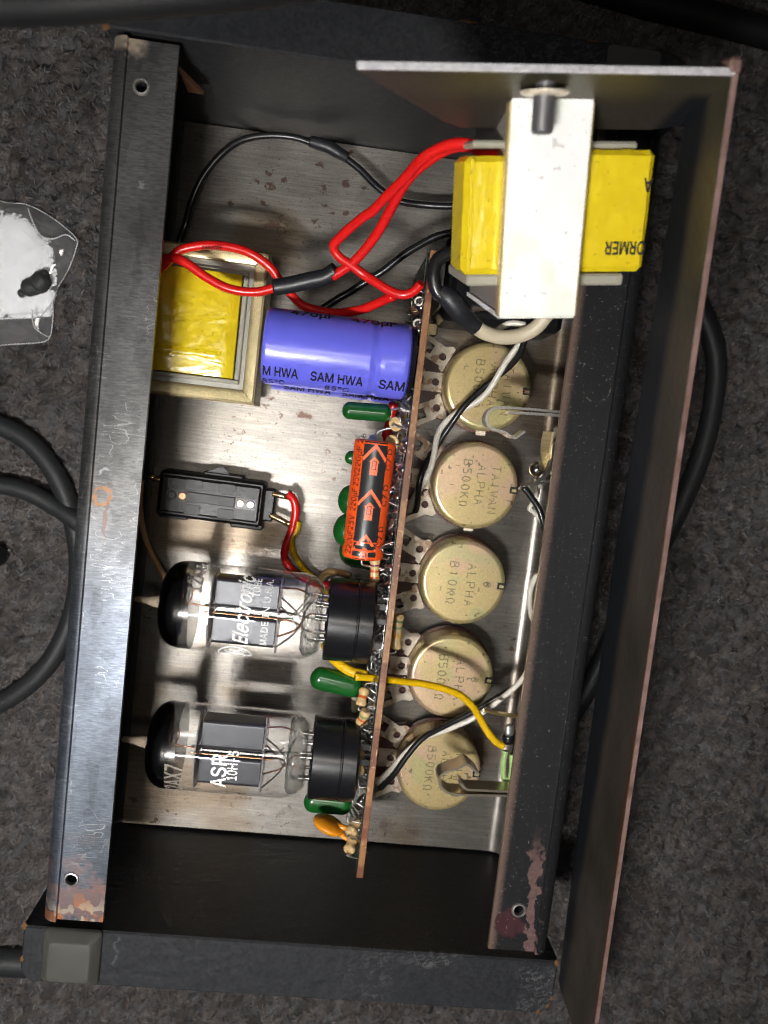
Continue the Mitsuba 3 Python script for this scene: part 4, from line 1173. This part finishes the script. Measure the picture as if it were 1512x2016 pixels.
wire('wire', 'yellow wire crossing the fourth potentiometer to the lower jack', px((700, 1333, 41), (755, 1337, 38), (800, 1341, 35), (850, 1350, 33), (895, 1364, 32), (925, 1384, 31), (943, 1412, 30), (960, 1440, 30), (978, 1461, 30), (992, 1470, 30)), .95, 'm_yellow')
wire('wire', 'yellow wire end showing below the upper tube socket', px((640, 1270, 30), (660, 1300, 36), (690, 1320, 38), (722, 1330, 39)), 1.3, 'm_yellow')
wire('wire', 'red wire hanging from the slide switch towards the upper tube', px((566, 972, 7), (578, 985, 7.4), (582, 1008, 7.2), (575, 1040, 7), (564, 1075, 7), (562, 1098, 6.5), (575, 1122, 6), (610, 1145, 6), (650, 1152, 8)), 1.15, 'm_red')
wire('wire', 'yellow wire hanging from the slide switch beside the red one', px((587, 1027, 7), (583, 1045, 7), (574, 1062, 7), (578, 1085, 6.5), (590, 1108, 6), (605, 1128, 5), (640, 1165, 5), (655, 1220, 8), (650, 1270, 14)), .95, 'm_yellow')
wire('wire', 'tan wire curving out from under the left rail to the upper tube', px((279, 945, 9), (275, 985, 9), (279, 1030, 8), (292, 1075, 7), (312, 1115, 6), (335, 1150, 5)), .85, 'm_tanwire')
wire('wire', 'tan wire arching behind the upper tube socket', px((632, 1140, 20), (645, 1128, 24), (665, 1126, 26), (690, 1135, 28)), 1.0, 'm_tanwire')
wire('wire', 'short grey sleeve standing between the two tube sockets', px((698, 1400, 26), (698, 1372, 26)), .9, 'm_beige')
wire('wire', 'green earth wire bending behind the strap of the hanging transformer', px((950, 300, 40), (963, 278, 44), (985, 262, 46), (1010, 258, 46)), 1.7, 'm_earth')

# ------------------------------------------------------------------ jacks on the front wall: spring contacts, tags, solder
def leaf(pts, w, th=.6):
    """A springy strip: centre line in xy, width along z."""
    p = np.array(spline(pts, 6))
    tan = np.gradient(p[:, :2], axis=0)
    tan /= np.linalg.norm(tan, axis=1, keepdims=True)
    nn = np.c_[-tan[:, 1], tan[:, 0]] * th / 2
    v, f = [], []
    for i in range(len(p)):
        for s, dz in ((1, w / 2), (-1, w / 2), (-1, -w / 2), (1, -w / 2)):
            v.append([p[i, 0] + s * nn[i, 0], p[i, 1] + s * nn[i, 1], p[i, 2] + dz])
    for i in range(len(p) - 1):
        for j in range(4):
            k = (j + 1) % 4
            f += [(4 * i + j, 4 * i + k, 4 * i + 4 + k), (4 * i + j, 4 * i + 4 + k, 4 * i + 4 + j)]
    f += [(0, 2, 1), (0, 3, 2), (4 * i + 4, 4 * i + 5, 4 * i + 6), (4 * i + 4, 4 * i + 6, 4 * i + 7)]
    m = trimesh.Trimesh(np.array(v), np.array(f), process=False)
    trimesh.repair.fix_normals(m)
    return m


t = thing('jack', 'upper jack with a hooked silver spring contact over the uppermost potentiometer', 'jack socket')
part(t, 'spring_contact', leaf(px((1130, 814, 34), (1095, 811, 34), (1040, 806, 34), (990, 803, 34), (970, 804, 34), (958, 813, 34), (954, 828, 34), (961, 841, 34), (972, 846, 34), (990, 851, 34), (1000, 858, 34), (1010, 862, 34), (1018, 857, 34), (1029, 849, 34)), 5.0), 'm_steel', 30)
part(t, 'contact', leaf(px((1130, 820, 34), (1095, 818, 34), (1050, 815, 34), (998, 812, 34)), 4.0), 'm_steel', 30)
part(t, 'insulator', bx(51.5, 56.5, 6.0, 19.5, 18, 38, .6), 'm_phenolic', 30)
part(t, 'tag', leaf(px((1080, 850, 28), (1075, 885, 28), (1080, 920, 28), (1092, 930, 28)), 9, .6), 'm_brass', 30)
part(t, 'tag', leaf(px((1100, 860, 32), (1088, 880, 32), (1086, 905, 32), (1072, 935, 32), (1040, 957, 32)), 3, .9), 'm_leadwire', 30)
part(t, 'solder_ball', ball(2.0, at(1057, 924, 28), 3, (1, 1, .9)), 'm_solder', True)
part(t, 'solder', pill(at(1024, 959, 29), at(1040, 955, 29), .55), 'm_solder', True)
part(t, 'copper_strand', pill(at(1042, 954, 29), at(1056, 951, 29), .65), 'm_copper', True)
part(t, 'tag', leaf(px((1100, 944, 28), (1070, 950, 28), (1030, 958, 28), (1022, 963, 28)), 1.4, .4), 'm_leadwire', 30)
part(t, 'bushing', lathe([(4.2, 0), (4.2, .8), (3.8, .8), (3.8, 1.6), (4.2, 1.6), (4.2, 2.4), (3.8, 2.4), (3.8, 3.2), (4.2, 3.2), (4.2, 4.4), (3, 4.8), (0, 4.8)], 32, (58.6, 14, 22), (1, 0, 0)), 'm_leadwire', 25)

t = thing('jack', 'lower jack with a broad hooked spring contact over the lowest potentiometer', 'jack socket')
part(t, 'spring_contact', leaf(px((1030, 1558, 34), (1000, 1557, 34), (940, 1556, 34), (890, 1554, 34), (870, 1545, 34), (862, 1530, 34), (866, 1517, 34), (882, 1509, 34), (900, 1503, 34), (912, 1497, 34), (921, 1499, 34), (938, 1515, 34)), 6.0), 'm_brassleaf', 30)
part(t, 'contact', leaf(px((1030, 1551, 34), (1000, 1550, 34), (940, 1547, 34), (915, 1545, 34), (902, 1533, 34)), 5.5), 'm_brassleaf', 30)
part(t, 'tag', leaf(px((1060, 1412, 30), (1010, 1409, 30), (975, 1403, 30), (952, 1398, 30)), 1.5, .7), 'm_gold', 30)
part(t, 'insulator', [bx(52.0, 56.5, -76, -55, 18, 38, .6), pill(at(1001, 1440, 32), at(1001, 1466, 32), 1.7)], 'm_bakelite', 30)
part(t, 'tag', pill(at(1003, 1425, 34), at(1003, 1450, 34), 1.2, .6), 'm_steel', 30)
part(t, 'green_sleeve', [tube(px((996, 1478, 30), (991, 1500, 30), (992, 1530, 30), (1003, 1534, 30), (1008, 1510, 30), (1008, 1485, 30)), .75, 10)], 'm_greenwire', True)
part(t, 'copper_strand', pill(at(975, 1466, 30), at(993, 1468, 30), .55), 'm_copper', True)
part(t, 'bushing', lathe([(4.2, 0), (4.2, .8), (3.8, .8), (3.8, 1.6), (4.2, 1.6), (4.2, 2.4), (3.8, 2.4), (3.8, 3.2), (4.2, 3.2), (4.2, 4.4), (3, 4.8), (0, 4.8)], 32, (58.6, -66, 22), (1, 0, 0)), 'm_leadwire', 25)
# knobs and feet the box lies on keep it off the carpet: pot shafts below the panel
# ------------------------------------------------------------------ cables on the carpet
def cable(label, pts, r, mat='m_cable'):
    t = thing('cable', label, 'cable')
    part(t, 'sheath', tube(pts, r, 16), mat, True)
    return t


zc = ZC + 4.0
cable('upper of the two black cables running in under the left rail', px((-80, 815, zc), (0, 838, zc), (60, 872, zc), (110, 935, zc), (140, 1010, zc), (155, 1090, zc), (150, 1180, zc), (118, 1270, zc), (70, 1335, zc), (0, 1385, zc), (-80, 1420, zc)), 3.1)
cable('lower of the two black cables meeting at the left rail', px((-80, 955, zc + 1), (0, 955, zc + 1), (55, 968, zc + 1), (105, 995, zc + 1), (150, 1025, zc + 2), (220, 1080, zc + 2)), 2.9)
cable('black cable passing behind the lower left corner of the pedal', px((-60, 1893, zc), (0, 1893, zc), (60, 1895, zc), (120, 1890, zc)), 4.5)
cable('black cable looping out behind the lid on the right', px((1330, 520, zc), (1368, 590, zc), (1398, 655, zc), (1410, 720, zc), (1403, 800, zc), (1382, 890, zc), (1345, 985, zc), (1300, 1075, zc), (1240, 1180, zc), (1185, 1300, zc), (1140, 1385, zc), (1100, 1440, zc)), 3.2)
t = thing('plug', 'black plug end poking in at the left edge on the carpet', 'plug')
part(t, 'body', pill(at(-40, 1092, zc), at(14, 1096, zc), 3.2), 'm_bakelite', True)
part(t, 'ring', ball(.5, at(18, 1083, zc + 2), 2), 'm_leadwire', True)  # small metal ball put in for the glint on the plug end
cable('thick black lead hanging across the top of the picture above the upper end cheek', px((-200, 10, 95), (0, 8, 96), (150, 4, 97), (300, -8, 97), (450, -22, 97), (600, -40, 96), (760, -66, 95)), 3.3, 'm_lead')
cable('black cable crossing the top right corner of the carpet', px((1050, -60, zc + 2), (1180, -25, zc + 2), (1280, 5, zc + 2), (1400, 35, zc + 2), (1512, 66, zc + 2), (1600, 85, zc + 2)), 4.4, 'm_lead')

# ------------------------------------------------------------------ clear bag with a white card
t = thing('plastic_bag', 'clear plastic bag lying on the carpet at the left edge', 'bag')
zb = ZC + 2.5
rim = px((-60, 372, zb), (8, 398, zb), (50, 402, zb), (92, 422, zb), (128, 448, zb + 2), (150, 470, zb + 3), (150, 488, zb + 3), (135, 530, zb), (108, 580, zb), (104, 630, zb), (98, 664, zb), (80, 674, zb), (40, 677, zb), (0, 680, zb), (-60, 690, zb))
rp = Polygon([p[:2] for p in rim]).buffer(0)


def blanket(poly, z, step, amp, f, seed, lift):
    x0, y0, x1, y1 = poly.bounds
    m = ext(poly, .01).subdivide_to_size(step, max_iter=8)
    v = np.array(m.vertices)
    top = v[:, 2] > .005
    f_ = np.array(m.faces)
    m = trimesh.Trimesh(v, f_[top[f_].all(1)], process=True)
    v = np.array(m.vertices)
    d = np.array([poly.exterior.distance(Point(*q)) for q in v[:, :2]])
    v[:, 2] = z + lift * (1 - np.exp(-d / 3.0)) + amp * np.abs(meshkit.fbm(np.c_[v[:, :2] * f, np.zeros(len(v))], 3, seed) - .5) * 2 * (1 - np.exp(-d / 1.5))
    m.vertices = v
    return m


part(t, 'film', blanket(rp, zb, 1.1, .9, .08, 31, 3.0), 'm_film', True)
part(t, 'edge', tube(rim, .15, 6), 'm_filmedge', True)
part(t, 'crease', tube(px((55, 410, zb + 3), (66, 440, zb + 5), (82, 465, zb + 5), (105, 470, zb + 5), (130, 462, zb + 4), (148, 474, zb + 3)), .2, 6), 'm_filmedge', True)
part(t, 'crease', tube(px((63, 610, zb + 4), (66, 640, zb + 4), (80, 655, zb + 3), (98, 664, zb)), .15, 6), 'm_filmedge', True)
part(t, 'crease', tube(px((112, 580, zb), (90, 612, zb + 4), (70, 625, zb + 5), (0, 628, zb + 4)), .12, 6), 'm_filmedge', True)
t = thing('card', 'white card inside the clear plastic bag', 'card')
cp = Polygon([p[:2] for p in px((-60, 405, zb), (0, 412, zb), (45, 422, zb), (62, 440, zb), (80, 462, zb), (98, 470, zb), (104, 495, zb), (110, 540, zb), (106, 590, zb), (98, 622, zb), (0, 628, zb), (-60, 632, zb))]).buffer(-1.2).buffer(1.2)
part(t, 'sheet', blanket(cp, zb - 1.2, .8, .22, .05, 5, 1.8), 'm_paper', True)
t = thing('rubber_part', 'small black rubber piece inside the plastic bag', 'rubber piece')
c = at(78, 562, zb + 1)
part(t, 'body', [pill(c + [-4.6, -2.2, 1], c + [3, 1.5, 1.5], 2.7, .9), pill(c + [-1, -2, 1.5], c + [2.2, 3.4, 1.8], 2.9, .9), pill(c + [0, 2.5, 1.5], c + [3.0, 3.6, 1.5], 1.6), pill(c + [-5.8, -3.4, .9], c + [-3.5, -2.8, 1.2], 1.3)], 'm_rubberpiece', True)
plastic('m_rubberpiece', (.035, .036, .036), .55, .3)
plastic('m_brassleaf', (.42, .37, .29), .3, .5, metal=.9)
plastic('m_filmedge', (.55, .55, .56), .3, .5)
